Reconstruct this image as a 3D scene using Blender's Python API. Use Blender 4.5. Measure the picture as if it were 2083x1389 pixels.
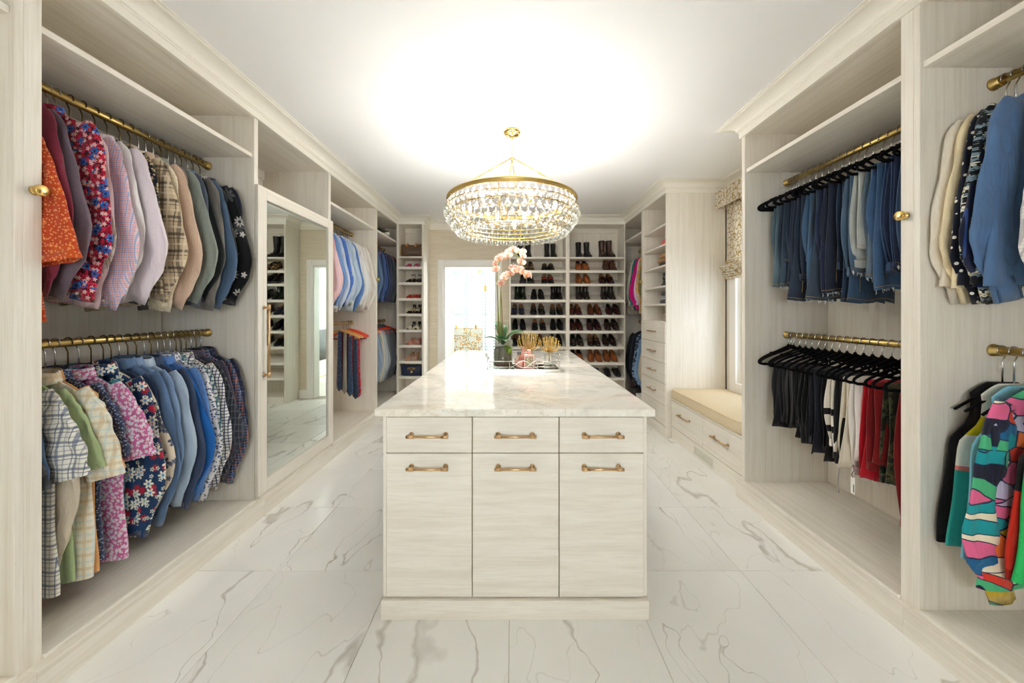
import bpy, math, random
from math import sin, cos, pi, radians, sqrt, atan2, exp
from mathutils import Vector, Matrix

D = bpy.data
SC = bpy.context.scene
COL = SC.collection
for o in list(D.objects):
    D.objects.remove(o)

# ------------------------------------------------------------------ camera
cam_d = D.cameras.new('camera')
cam_d.sensor_width = 36.0
cam_d.lens = 723.0 * 36.0 / 2083.0
cam_d.shift_y = -61.5 / 2083.0
cam_d.clip_start = 0.02
cam = D.objects.new('camera', cam_d)
COL.objects.link(cam)
cam.location = (0, 0, 1.35)
cam.rotation_euler = (pi / 2, 0, 0)
SC.camera = cam

# ------------------------------------------------------------------ light
world = D.worlds.new('world')
SC.world = world
world.use_nodes = True
wn = world.node_tree
wn.nodes['Background'].inputs[0].default_value = (0.90, 0.96, 1.0, 1)
wn.nodes['Background'].inputs[1].default_value = 20.0

sun_d = D.lights.new('sun', 'SUN')
sun_d.energy = 3.0
sun_d.angle = radians(3.0)
sun_d.color = (1.0, 0.93, 0.8)
sun = D.objects.new('sun', sun_d)
COL.objects.link(sun)
sun.rotation_euler = Vector((-0.70, 0.72, -0.80)).to_track_quat('-Z', 'Y').to_euler()

def area(name, loc, target, sx, sy, energy, color=(1, 1, 1)):
    d = D.lights.new(name, 'AREA')
    d.shape = 'RECTANGLE'
    d.size, d.size_y = sx, sy
    d.energy = energy
    d.color = color
    o = D.objects.new(name, d)
    COL.objects.link(o)
    o.location = loc
    v = Vector(target) - Vector(loc)
    o.rotation_euler = v.to_track_quat('-Z', 'Y').to_euler()
    return o

# daylight at the real windows (side window, bathroom window)

SC.view_settings.view_transform = 'Standard'
SC.view_settings.look = 'None'
SC.view_settings.gamma = 1.0
SC.view_settings.use_curve_mapping = False
SC.view_settings.exposure = 0.36
try:
    cy = SC.cycles
    cy.max_bounces = 12
    cy.diffuse_bounces = 9
    cy.glossy_bounces = 5
    cy.transmission_bounces = 7
    cy.transparent_max_bounces = 16
    cy.caustics_reflective = False
    cy.caustics_refractive = False
    cy.sample_clamp_indirect = 8.0
    cy.use_denoising = True
    cy.use_adaptive_sampling = True
    cy.adaptive_threshold = 0.18
    cy.adaptive_min_samples = 16
except Exception:
    pass

# ------------------------------------------------------------------ helpers
R = random.Random(7)

def lin(c, a=1.0):
    return tuple(((v / 255) / 12.92 if v / 255 <= 0.04045 else ((v / 255 + 0.055) / 1.055) ** 2.4) for v in c) + (a,)

class MB:
    """collects vertices and faces of ONE mesh"""
    def __init__(s):
        s.v = []; s.f = []; s.mi = []; s.cur = 0
    def add(s, vs, fs):
        n = len(s.v)
        s.v += [tuple(p) for p in vs]
        for f in fs:
            s.f.append(tuple(i + n for i in f)); s.mi.append(s.cur)
    def box(s, x0, x1, y0, y1, z0, z1, c=0.0):
        if x0 > x1: x0, x1 = x1, x0
        if y0 > y1: y0, y1 = y1, y0
        if z0 > z1: z0, z1 = z1, z0
        if c <= 0:
            vs = [(x, y, z) for x in (x0, x1) for y in (y0, y1) for z in (z0, z1)]
            s.add(vs, [(0, 1, 3, 2), (4, 6, 7, 5), (0, 4, 5, 1), (2, 3, 7, 6), (0, 2, 6, 4), (1, 5, 7, 3)])
            return s
        c = min(c, (x1 - x0) * .45, (y1 - y0) * .45, (z1 - z0) * .45)
        lo, hi = (x0, y0, z0), (x1, y1, z1)
        idx = {}; vs = []
        for sx in (0, 1):
            for sy in (0, 1):
                for sz in (0, 1):
                    for ax in range(3):
                        p = []
                        for k, sg in enumerate((sx, sy, sz)):
                            e = (hi if sg else lo)[k]
                            if k != ax: e += (-c if sg else c)
                            p.append(e)
                        idx[(sx, sy, sz, ax)] = len(vs); vs.append(tuple(p))
        fs = []
        fs.append([idx[(0, a, b, 0)] for a, b in ((0, 0), (0, 1), (1, 1), (1, 0))])
        fs.append([idx[(1, a, b, 0)] for a, b in ((0, 0), (1, 0), (1, 1), (0, 1))])
        fs.append([idx[(a, 0, b, 1)] for a, b in ((0, 0), (1, 0), (1, 1), (0, 1))])
        fs.append([idx[(a, 1, b, 1)] for a, b in ((0, 0), (0, 1), (1, 1), (1, 0))])
        fs.append([idx[(a, b, 0, 2)] for a, b in ((0, 0), (0, 1), (1, 1), (1, 0))])
        fs.append([idx[(a, b, 1, 2)] for a, b in ((0, 0), (1, 0), (1, 1), (0, 1))])
        for ax in range(3):
            o1, o2 = [k for k in range(3) if k != ax]
            for a in (0, 1):
                for b in (0, 1):
                    def key(e, w):
                        t = [0, 0, 0]; t[ax] = e; t[o1] = a; t[o2] = b
                        return idx[(t[0], t[1], t[2], w)]
                    q = [key(0, o1), key(1, o1), key(1, o2), key(0, o2)]
                    fs.append(q)
        for sx in (0, 1):
            for sy in (0, 1):
                for sz in (0, 1):
                    fs.append([idx[(sx, sy, sz, k)] for k in range(3)])
        s.add(vs, fs)
        return s
    def rings(s, rows, closed=True, cap0=False, cap1=False, wrap=False):
        """rows: list of equally long vertex rings"""
        n = len(rows[0]); vs = [p for r in rows for p in r]; fs = []
        m = len(rows)
        for i in range(m if wrap else m - 1):
            i2 = (i + 1) % m
            for j in range(n if closed else n - 1):
                k = (j + 1) % n
                fs.append((i * n + j, i * n + k, i2 * n + k, i2 * n + j))
        if cap0: fs.append(tuple(range(n))[::-1])
        if cap1: fs.append(tuple((m - 1) * n + j for j in range(n)))
        s.add(vs, fs)
        return s
    def tube(s, pts, r, n=8, caps=True, closed=False, flat=1.0):
        pts = [Vector(p) for p in pts]; m = len(pts)
        if not hasattr(r, '__len__'): r = [r] * m
        rows = []; up = None
        for i, p in enumerate(pts):
            if closed: t = pts[(i + 1) % m] - pts[i - 1]
            else: t = pts[min(i + 1, m - 1)] - pts[max(i - 1, 0)]
            t.normalize()
            if up is None:
                up = Vector((0, 0, 1)) if abs(t.z) < .9 else Vector((0, 1, 0))
            a = t.cross(up)
            if a.length < 1e-6: a = t.cross(Vector((1, 0, 0)))
            a.normalize(); b = a.cross(t).normalized(); up = b
            rows.append([tuple(p + (a * cos(2 * pi * j / n) * flat + b * sin(2 * pi * j / n)) * r[i]) for j in range(n)])
        s.rings(rows, True, caps and not closed, caps and not closed, closed)
        return s
    def lathe(s, prof, c=(0, 0, 0), n=24, axis='z', cap=True):
        rows = []
        for (r, h) in prof:
            ring = []
            for j in range(n):
                a = 2 * pi * j / n
                u, v = r * cos(a), r * sin(a)
                if axis == 'z': p = (c[0] + u, c[1] + v, c[2] + h)
                elif axis == 'y': p = (c[0] + u, c[1] + h, c[2] + v)
                else: p = (c[0] + h, c[1] + u, c[2] + v)
                ring.append(p)
            rows.append(ring)
        s.rings(rows, True, cap and prof[0][0] > 1e-6, cap and prof[-1][0] > 1e-6)
        return s
    def ell(s, c, rx, ry, rz, n=12, m=8):
        rows = []
        for i in range(m + 1):
            t = -pi / 2 + pi * i / m
            k = max(cos(t), 1e-3)
            rows.append([(c[0] + rx * k * cos(2 * pi * j / n), c[1] + ry * k * sin(2 * pi * j / n), c[2] + rz * sin(t)) for j in range(n)])
        s.rings(rows, True, True, True)
        return s
    def mesh(s, name, smooth=False):
        me = D.meshes.new(name)
        me.from_pydata(s.v, [], s.f)
        if any(s.mi):
            me.polygons.foreach_set('material_index', s.mi)
        if smooth:
            me.polygons.foreach_set('use_smooth', [True] * len(me.polygons))
        me.update()
        return me
    def build(s, name, mat, parent=None, smooth=False, loc=None):
        me = s.mesh(name, smooth)
        for k in (mat if isinstance(mat, (list, tuple)) else [mat]):
            me.materials.append(k)
        return obj(name, me, parent, loc)

def fixn(me):
    import bmesh
    bm = bmesh.new(); bm.from_mesh(me)
    bmesh.ops.recalc_face_normals(bm, faces=bm.faces)
    bm.to_mesh(me); bm.free()

def obj(name, me, parent=None, loc=None, mats=None):
    o = D.objects.new(name, me)
    COL.objects.link(o)
    if parent is not None:
        o.parent = parent
    if loc is not None:
        o.location = loc
    if mats:
        for i, m in enumerate(mats):
            o.material_slots[i].link = 'OBJECT'
            o.material_slots[i].material = m
    return o

def tag(o, label=None, cat=None, group=None, kind=None):
    if label: o['label'] = label
    if cat: o['category'] = cat
    if group: o['group'] = group
    if kind: o['kind'] = kind
    return o

def thing(name, label, cat, loc=(0, 0, 0), rot=(0, 0, 0), group=None):
    o = D.objects.new(name, None)
    o.empty_display_size = 0.05
    COL.objects.link(o)
    o.location = loc
    o.rotation_euler = rot
    return tag(o, label, cat, group)

def part(parent, name, mat, x0, x1, y0, y1, z0, z1, c=0.0015):
    """box given in world coordinates, made local to a non-rotated parent"""
    L = parent.location if parent is not None else Vector((0, 0, 0))
    if parent is not None and parent.parent is not None:
        L = L + parent.parent.location
    return MB().box(x0 - L.x, x1 - L.x, y0 - L.y, y1 - L.y, z0 - L.z, z1 - L.z, c).build(name, mat, parent)

def struct(o, label, cat=None):
    o['kind'] = 'structure'
    o['label'] = label
    if cat: o['category'] = cat
    return o

# ------------------------------------------------------------------ materials
class NT:
    def __init__(s, name):
        s.m = D.materials.new(name); s.m.use_nodes = True
        s.t = s.m.node_tree
        s.b = s.t.nodes['Principled BSDF']
        s.out = s.t.nodes['Material Output']
    def n(s, typ, **kw):
        nd = s.t.nodes.new(typ)
        for k, v in kw.items():
            setattr(nd, k, v)
        return nd
    def l(s, a, b):
        s.t.links.new(a, b)
    def val(s, sock, v):
        if hasattr(v, 'is_output') or isinstance(v, bpy.types.NodeSocket): s.l(v, sock)
        else: sock.default_value = v
    def math(s, op, a, b=0.0, c=0.0, clamp=False):
        nd = s.n('ShaderNodeMath', operation=op); nd.use_clamp = clamp
        s.val(nd.inputs[0], a); s.val(nd.inputs[1], b)
        if op in ('MULTIPLY_ADD', 'SMOOTH_MIN', 'WRAP', 'COMPARE'): s.val(nd.inputs[2], c)
        return nd.outputs[0]
    def mix(s, fac, a, b):
        nd = s.n('ShaderNodeMix', data_type='RGBA')
        s.val(nd.inputs[0], fac); s.val(nd.inputs[6], a); s.val(nd.inputs[7], b)
        return nd.outputs[2]
    def coord(s, scale=(1, 1, 1), rot=(0, 0, 0), rnd=0.0, loc=(0, 0, 0)):
        tc = s.n('ShaderNodeTexCoord')
        v = tc.outputs['Object']
        if rnd:
            oi = s.n('ShaderNodeObjectInfo')
            ad = s.n('ShaderNodeVectorMath', operation='MULTIPLY_ADD')
            cv = s.n('ShaderNodeCombineXYZ')
            for k in range(3): s.l(oi.outputs['Random'], cv.inputs[k])
            s.l(cv.outputs[0], ad.inputs[0]); ad.inputs[1].default_value = (rnd, rnd * .7, rnd * .4); s.l(v, ad.inputs[2])
            v = ad.outputs[0]
        mp = s.n('ShaderNodeMapping')
        s.l(v, mp.inputs[0])
        mp.inputs['Location'].default_value = loc
        mp.inputs['Rotation'].default_value = rot
        mp.inputs['Scale'].default_value = scale
        return mp.outputs[0]
    def noise(s, vec, scale=5, detail=3, rough=.5, dist=0.0):
        nd = s.n('ShaderNodeTexNoise')
        s.l(vec, nd.inputs['Vector'])
        nd.inputs['Scale'].default_value = scale
        nd.inputs['Detail'].default_value = detail
        nd.inputs['Roughness'].default_value = rough
        nd.inputs['Distortion'].default_value = dist
        return nd.outputs['Fac']
    def ramp(s, fac, stops, interp='LINEAR'):
        nd = s.n('ShaderNodeValToRGB')
        cr = nd.color_ramp; cr.interpolation = interp
        while len(cr.elements) < len(stops): cr.elements.new(.5)
        for e, (p, c) in zip(cr.elements, stops):
            e.position = p
            e.color = c if len(c) == 4 else lin(c)
        s.l(fac, nd.inputs[0])
        return nd.outputs[0]
    def sep(s, vec):
        nd = s.n('ShaderNodeSeparateXYZ'); s.l(vec, nd.inputs[0]); return nd.outputs
    def bump(s, h, strength=.2, dist=.01):
        nd = s.n('ShaderNodeBump')
        s.l(h, nd.inputs['Height']); nd.inputs['Strength'].default_value = strength
        nd.inputs['Distance'].default_value = dist
        s.l(nd.outputs[0], s.b.inputs['Normal'])
    def set(s, color=None, rough=None, metal=None, spec=None, **kw):
        if color is not None: s.val(s.b.inputs['Base Color'], color)
        if rough is not None: s.val(s.b.inputs['Roughness'], rough)
        if metal is not None: s.b.inputs['Metallic'].default_value = metal
        if spec is not None: s.b.inputs['Specular IOR Level'].default_value = spec
        for k, v in kw.items(): s.b.inputs[k.replace('_', ' ')].default_value = v
        return s.m

_MC = {}
def plain(name, c, rough=.5, metal=0.0, spec=.5, **kw):
    if name in _MC: return _MC[name]
    t = NT(name)
    _MC[name] = t.set(lin(c), rough, metal, spec, **kw)
    return _MC[name]

def wood(name, scale):
    t = NT(name)
    v = t.coord(scale, rnd=9.0)
    a = t.noise(v, 1.0, 5, .6, .25)
    fine = t.noise(v, 4.2, 4, .65, .2)
    col = t.ramp(a, [(.30, (220, 213, 200)), (.47, (229, 223, 212)), (.6, (233, 228, 218)), (.75, (226, 220, 209))])
    k = t.math('MULTIPLY', t.math('MAXIMUM', t.math('SUBTRACT', fine, .45), 0.0), 1.5, clamp=True)
    col = t.mix(k, col, lin((206, 197, 183)))
    t.set(col, .42, 0, .35)
    return t.m
WZ = wood('pale wood laminate, upright grain', (34, 34, 1.0))
WY = wood('pale wood laminate, grain along the run', (34, 1.0, 34))
WX = wood('pale wood laminate, level grain', (1.6, 26, 26))

def marble_tile():
    t = NT('white veined marble tile')
    v = t.coord((1, 1, 1), rnd=60.0)
    warp = t.n('ShaderNodeTexNoise'); t.l(v, warp.inputs['Vector']); warp.inputs['Scale'].default_value = 2.4; warp.inputs['Detail'].default_value = 4
    ad = t.n('ShaderNodeVectorMath', operation='MULTIPLY_ADD')
    t.l(warp.outputs['Color'], ad.inputs[0]); ad.inputs[1].default_value = (.34, .34, .34); t.l(v, ad.inputs[2])
    mp = t.n('ShaderNodeMapping'); t.l(ad.outputs[0], mp.inputs[0])
    mp.inputs['Rotation'].default_value = (0, 0, .75); mp.inputs['Scale'].default_value = (1.9, .55, 1)
    n1 = t.noise(mp.outputs[0], 1.15, 2, .5)
    d1 = t.math('ABSOLUTE', t.math('SUBTRACT', n1, .5))
    patch = t.noise(v, 1.1, 2)
    w = t.math('MULTIPLY', t.math('MAXIMUM', t.math('SUBTRACT', patch, .47), 0.0), .10)
    k1 = t.math('SUBTRACT', 1.0, t.math('DIVIDE', d1, t.math('ADD', w, .0022)), clamp=True)
    mp2 = t.n('ShaderNodeMapping'); t.l(ad.outputs[0], mp2.inputs[0])
    mp2.inputs['Rotation'].default_value = (0, 0, -.5); mp2.inputs['Scale'].default_value = (2.2, .8, 1)
    n2 = t.noise(mp2.outputs[0], 1.5, 2, .5)
    d2 = t.math('ABSOLUTE', t.math('SUBTRACT', n2, .48))
    k2 = t.math('SUBTRACT', 1.0, t.math('DIVIDE', d2, .0035), clamp=True)
    streak = t.noise(mp.outputs[0], 14, 4, .65)
    f = t.math('MULTIPLY', k1, t.math('MULTIPLY_ADD', streak, .9, .12), clamp=True)
    f2 = t.math('MULTIPLY', k2, t.math('MULTIPLY', patch, .55), clamp=True)
    cloud = t.noise(v, 1.6, 3)
    col = t.ramp(cloud, [(.3, (234, 233, 229)), (.65, (242, 242, 239))])
    col = t.mix(t.math('MAXIMUM', f, f2), col, lin((160, 152, 138)))
    t.set(col, .16, 0, .45)
    return t.m
TILE = marble_tile()

def counter_mat():
    t = NT('polished pale quartzite')
    v = t.coord((1, 1, 1))
    a = t.noise(v, 2.2, 6, .6, 1.3)
    b = t.noise(v, 6.5, 5, .65, 1.6)
    col = t.ramp(a, [(.30, (196, 192, 183)), (.42, (226, 223, 214)), (.5, (240, 237, 229)), (.62, (233, 226, 212)), (.75, (204, 200, 190))])
    d = t.math('ABSOLUTE', t.math('SUBTRACT', b, .5))
    k = t.math('SUBTRACT', 1.0, t.math('DIVIDE', d, .03), clamp=True)
    warm = t.noise(v, 1.7, 2)
    k2 = t.math('MULTIPLY', k, t.math('MAXIMUM', t.math('SUBTRACT', warm, .40), 0.0))
    col = t.mix(t.math('MULTIPLY', k2, 2.2, clamp=True), col, lin((170, 158, 134)))
    t.set(col, .06, 0, .5)
    return t.m
STONE = counter_mat()

def paint(name, c, r=.6):
    return plain(name, c, r, 0, .3)
CEIL = paint('ceiling paint', (238, 238, 238), .8)
WHITE = paint('white painted trim', (240, 238, 234), .35)
CREAM = paint('cream crown paint', (233, 229, 219), .45)
BRASS = plain('satin brass', (200, 172, 108), .36, 1.0)
BRASS2 = plain('champagne bronze', (206, 172, 128), .28, 1.0)
GOLD = plain('bright gold', (222, 188, 116), .2, 1.0)
CHROME = plain('polished steel wire', (200, 200, 200), .2, 1.0)
AGED = plain('dark brass wire', (104, 88, 52), .35, 1.0)
SILVER = plain('silver plate', (226, 224, 212), .12, 1.0)
MIRROR = plain('mirror glass', (236, 242, 238), .012, 1.0)
GROUT = paint('grout', (196, 190, 178), .8)
VELVET = plain('black velvet flock', (13, 13, 15), .95, 0, .15)

def grasscloth():
    t = NT('beige grasscloth wallpaper')
    v = t.coord((3, 3, 90))
    a = t.noise(v, 1.0, 4, .6, .1)
    v2 = t.coord((60, 60, 2))
    b = t.noise(v2, 1.0, 3)
    col = t.ramp(a, [(.3, (208, 196, 174)), (.5, (219, 208, 188)), (.7, (226, 217, 199))])
    col = t.mix(t.math('MULTIPLY', b, .25), col, lin((204, 192, 170)))
    t.set(col, .8, 0, .2)
    return t.m
GRASS = grasscloth()

def glass_mat(name, c=(255, 255, 255), transp=.5, ior=1.5, rough=0.0):
    t = NT(name)
    tr = t.n('ShaderNodeBsdfTransparent'); tr.inputs[0].default_value = lin(c)
    gl = t.n('ShaderNodeBsdfGlass'); gl.inputs['Color'].default_value = lin(c); gl.inputs['IOR'].default_value = ior; gl.inputs['Roughness'].default_value = rough
    mx = t.n('ShaderNodeMixShader'); mx.inputs[0].default_value = 1 - transp
    t.l(tr.outputs[0], mx.inputs[1]); t.l(gl.outputs[0], mx.inputs[2]); t.l(mx.outputs[0], t.out.inputs[0])
    return t.m
CRYSTAL = glass_mat('clear crystal', (252, 253, 252), .64, 1.6)
def pane_mat(name, c):
    t = NT(name)
    tr = t.n('ShaderNodeBsdfTransparent'); tr.inputs[0].default_value = lin(c)
    gl = t.n('ShaderNodeBsdfGlossy'); gl.inputs['Roughness'].default_value = .02
    lw = t.n('ShaderNodeLayerWeight'); lw.inputs[0].default_value = .5
    fc = t.math('MULTIPLY_ADD', t.math('POWER', lw.outputs['Facing'], 4.0), .6, .03)
    mx = t.n('ShaderNodeMixShader')
    t.l(fc, mx.inputs[0])
    t.l(tr.outputs[0], mx.inputs[1]); t.l(gl.outputs[0], mx.inputs[2]); t.l(mx.outputs[0], t.out.inputs[0])
    return t.m
TINT = pane_mat('daylight dimming pane', (160, 162, 164))  # grey tint added to cut the daylight from the side window
PANE = pane_mat('clear pane', (248, 252, 250))
GREENEDGE = plain('green glass edge', (120, 190, 175), .1, 0, .5)
# ================================================================== the room
XC, XP, XB = 1.68, 1.635, 2.28        # cabinet front, plinth front, cabinet back
CEILZ, TOPZ, PZ = 2.725, 2.625, 0.12  # ceiling, inner top of the cabinets, platform height
YB, YF = 5.52, 5.17                   # back wall, front of the back shoe cabinets

# floor: grout bed + single tiles
fl = struct(MB().box(-2.3, 2.3, -1.4, 5.66, -.06, -.004).build('floor', GROUT), 'white veined marble tile floor of the dressing room')
tile_cache = {}
def tile(x0, x1, y0, y1):
    g = .0013
    k = (round(x1 - x0, 3), round(y1 - y0, 3))
    if k not in tile_cache:
        me = MB().box(0, k[0] - 2 * g, 0, k[1] - 2 * g, -.004, 0, .0008).mesh('tile')
        me.materials.append(TILE); tile_cache[k] = me
    return obj('tile', tile_cache[k], fl, (x0 + g, y0 + g, 0))
xs = [-1.85] + [-.012 + .6 * k for k in (-2, -1, 0, 1, 2)] + [1.85]
ys = [-1.15 + .6 * k for k in range(12)]
for a, b in zip(xs, xs[1:]):
    for c, d in zip(ys, ys[1:]):
        tile(a, b, c, min(d, 5.5))

struct(MB().box(-2.5, 2.5, -1.4, 5.66, CEILZ, CEILZ + .08).build('ceiling', CEIL), 'smooth white ceiling')
struct(MB().box(-2.42, -2.31, -1.4, 5.66, 0, CEILZ).build('wall_left', GRASS), 'wall behind the left hand wardrobes')
# right wall with a window opening
WY0, WY1, WZ0, WZ1 = 2.72, 3.62, .62, 2.42
m = MB()
m.box(2.30, 2.44, -1.4, WY0, 0, CEILZ); m.box(2.30, 2.44, WY1, 5.66, 0, CEILZ)
m.box(2.30, 2.44, WY0, WY1, 0, WZ0); m.box(2.30, 2.44, WY0, WY1, WZ1, CEILZ)
struct(m.build('wall_right', paint('warm white wall', (232, 227, 216))), 'wall with the side window above the window seat')
# wall behind the camera with an added opening that lets in fill daylight
m = MB()
m.box(-2.5, -.55, -1.5, -1.4, 0, CEILZ); m.box(.55, 2.5, -1.5, -1.4, 0, CEILZ); m.box(-.55, .55, -1.5, -1.4, 1.66, CEILZ); m.box(-.55, .55, -1.5, -1.4, 0, 1.14)
struct(m.build('wall_front', paint('warm white wall', (232, 227, 216))), 'wall behind the camera with an added opening for fill daylight')
# back wall with the door opening
DX0, DX1, DZ = -1.055, -.25, 2.05
m = MB()
m.box(-2.42, DX0, YB, YB + .14, 0, CEILZ); m.box(DX1, 2.44, YB, YB + .14, 0, CEILZ); m.box(DX0, DX1, YB, YB + .14, DZ, CEILZ)
struct(m.build('wall_back', GRASS), 'beige grasscloth wall around the bathroom doorway')

# door casing
m = MB()
cw = .095
for (a, b) in ((DX0 - cw, DX0), (DX1, DX1 + cw)):
    m.box(a, b, YB - .022, YB, 0, DZ + cw, .003)
    m.box(a + .012, b - .012, YB - .03, YB - .02, 0, DZ + cw - .012, .003)
m.box(DX0, DX1, YB - .022, YB, DZ, DZ + cw, .003)
m.box(DX0, DX1, YB - .03, YB - .02, DZ + .012, DZ + cw - .012, .003)
m.box(DX0 - .002, DX0 + .018, YB - .01, YB + .14, 0, DZ); m.box(DX1 - .018, DX1 + .002, YB - .01, YB + .14, 0, DZ); m.box(DX0, DX1, YB - .01, YB + .14, DZ - .018, DZ + .002)
struct(m.build('trim_2', WHITE), 'white moulded casing around the bathroom doorway')
m = MB()
m.box(-1.285, DX0 - cw, YB - .018, YB, 0, .13, .003); m.box(DX1 + cw, -.04, YB - .018, YB, 0, .13, .003)
struct(m.build('baseboard_back', WHITE), 'white baseboard beside the bathroom doorway')

# crown moulding swept around the room with mitred corners
def sweep(path, prof):
    pts = [Vector((x, y)) for x, y in path]; rows = []
    for i, p in enumerate(pts):
        def nrm(a, b):
            d = (b - a).normalized(); return Vector((d.y, -d.x))
        n0 = nrm(pts[i - 1], p) if i > 0 else nrm(p, pts[i + 1])
        n1 = nrm(p, pts[i + 1]) if i < len(pts) - 1 else n0
        mm = (n0 + n1); mm = mm / max(mm.dot(n0), .2)
        rows.append([(p.x + mm.x * d, p.y + mm.y * d, z) for d, z in prof])
    return rows
Z0 = TOPZ - .012
prof = [(-.01, Z0), (.012, Z0), (.012, Z0 + .040), (.018, Z0 + .043), (.018, Z0 + .050), (.026, Z0 + .053)]
for k in range(1, 9):
    a = k / 8 * pi / 2
    prof.append((.026 + .078 * (1 - cos(a)), Z0 + .053 + .044 * sin(a)))
prof += [(.110, Z0 + .098), (.110, Z0 + .104), (.124, Z0 + .106), (.124, CEILZ), (-.01, CEILZ)]
TXR = 1.65
path = [(-XC, -1.3), (-XC, YF), (-1.285, YF), (-1.285, YB), (-.04, YB), (-.04, YF), (TXR, YF), (TXR, 3.8), (2.30, 3.8), (2.30, 2.60), (XC, 2.60), (XC, -1.3)]
m = MB(); m.rings(sweep(path, prof), True)
cr = m.build('trim_1', CREAM); fixn(cr.data)
struct(cr, 'cream crown moulding running around the ceiling')

# ================================================================== fitted wardrobes
def rod(par, x, y0, y1, z, capA=True, capB=True):
    L = par.location
    m = MB().tube([(x - L.x, y0 - L.y, z - L.z), (x - L.x, y1 - L.y, z - L.z)], .0175, 18)
    o = m.build('hanging_rod', BRASS, par, True)
    for f, yy, d in ((capA, y0, 1), (capB, y1, -1)):
        if f:
            MB().lathe([(.026, 0), (.026, d * .006), (.0225, d * .008), (.0225, d * .03), (.018, d * .031)], (x - L.x, yy - L.y, z - L.z), 20, 'y').build('end_cap', BRASS, o, True)
    return o

def knob(par, s, x, y, z):
    """round pull of a valet rod, facing the aisle"""
    L = par.location
    d = -s
    m = MB().lathe([(.016, 0), (.016, d * .008), (.011, d * .010), (.011, d * .018), (.0195, d * .019), (.0205, d * .022), (.0205, d * .030), (.018, d * .033), (.003, d * .033)], (x - L.x, y - L.y, z - L.z), 24, 'x')
    return m.build('valet_rod_knob', GOLD, par, True)

def wardrobe(s, y0, y1, label, near=None, far=None, shelf=True, rods=(2.295, 1.21), yfront=None, platform=True, back_end=False, xc=XC, plinth=True, name='wardrobe_unit', top=True):
    """s=-1 left, +1 right; near/far = (ya,yb) of end panels"""
    t = thing(name, label, 'wardrobe', (s * 1.98, (y0 + y1) / 2, 0))
    P = lambda n, mt, xa, xb, *r, c=.0015: part(t, n, mt, s * xa, s * xb, *r, c=c)
    for pn in (near, far):
        if pn: P('side_panel', WZ, xc, XB, pn[0], pn[1], PZ - .03, TOPZ + .01)
    P('back_panel', WZ, XB, XB + .015, y0, y1, PZ, TOPZ)
    if top: P('top_panel', WY, xc, XB, y0, y1, TOPZ, TOPZ + .02)
    if platform:
        P('bottom_panel', WY, xc + .001, XB, y0, y1, PZ - .03, PZ)
        P('edge_strip', CREAM, xc - .012, xc + .001, y0, yfront or y1, PZ - .012, PZ + .003)
    if plinth:
        a = near[0] if near else y0
        b = yfront or (far[1] if far else y1)
        P('plinth', WY, XP, xc + .0005, a, b, 0, PZ - .012)
    if shelf: P('shelf', WY, xc + .012, XB, y0 + .001, y1 - .001, 2.352, 2.378)
    P('cleat', WZ, XB - .018, XB, y0, y1, TOPZ - .075, TOPZ)
    for z in rods: rod(t, s * 1.98, y0, y1, z)
    return t

L0 = wardrobe(-1, .1, 1.199, 'empty near end of the left wardrobe run cut by the picture edge', None, (1.199, 1.2225), rods=())
L1 = wardrobe(-1, 1.271, 2.316, 'left double hanging wardrobe bay beside the mirror door', (1.2227, 1.271), (2.316, 2.352))
knob(L1, -1, -XC, 1.25, 1.774)
L2 = wardrobe(-1, 2.352, 3.252, 'wardrobe bay closed by the tall mirror door', None, (3.252, 3.296), shelf=False, rods=())
L3 = wardrobe(-1, 3.296, 4.39, 'left wardrobe bay with dress shirts, ties and red hangers', None, (4.39, 4.435))
L4 = wardrobe(-1, 4.435, 5.50, 'left corner wardrobe bay packed with suit jackets', None, None, yfront=YF - .001)
knob(L3, -1, -XC, 4.412, 1.745)
part(L4, 'end_panel', WZ, -XB, -1.682, 5.502, 5.518, PZ, TOPZ)
R0 = wardrobe(1, .1, 1.464, 'right near wardrobe bay cut by the picture edge', None, (1.464, 1.4874), rods=(2.282, 1.19))
R1 = wardrobe(1, 1.5365, 2.565, 'right double hanging wardrobe bay full of jeans and trousers', (1.4876, 1.5365), (2.565, 2.60), rods=(2.275, 1.18))
knob(R1, 1, XC, 1.517, 1.757)
R4 = wardrobe(1, 4.53, 5.50, 'right corner wardrobe bay between drawers and shoe shelves', None, None, xc=TXR, rods=(2.27, 1.19), plinth=True, yfront=YF - .001)
part(R4, 'end_panel', WZ, 1.651, XB, 5.502, 5.518, PZ, TOPZ)

# mirror door on L2
dx = -1.655
y0, y1, z0, z1 = 2.317, 3.292, .134, 2.18
md = MB()
st = .085
def lp(parent, name, mat, *b, c=.002):
    return part(parent, name, mat, *b, c=c)
door = thing('mirror_door', 'tall sliding mirror door in a pale wood frame with bronze pull', 'mirror', (dx - .02, (y0 + y1) / 2, z0))
lp(door, 'stile', WZ, dx - .022, dx, y0, y0 + st, z0, z1)
lp(door, 'stile', WZ, dx - .022, dx, y1 - st, y1, z0, z1)
lp(door, 'rail', WY, dx - .022, dx, y0 + st, y1 - st, z1 - .08, z1)
lp(door, 'rail', WY, dx - .022, dx, y0 + st, y1 - st, z0, z0 + .088)
ga, gb, gc, gd = y0 + st - .002, y1 - st + .002, z0 + .086, z1 - .078
gx = dx - .012
bv = .022
L = door.location
m = MB()
o = [(gx - .004, ga, gc), (gx - .004, gb, gc), (gx - .004, gb, gd), (gx - .004, ga, gd)]
i = [(gx, ga + bv, gc + bv), (gx, gb - bv, gc + bv), (gx, gb - bv, gd - bv), (gx, ga + bv, gd - bv)]
m.add([tuple(Vector(p) - L) for p in o + i], [(4, 5, 6, 7), (0, 1, 5, 4), (1, 2, 6, 5), (2, 3, 7, 6), (3, 0, 4, 7)])
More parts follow.
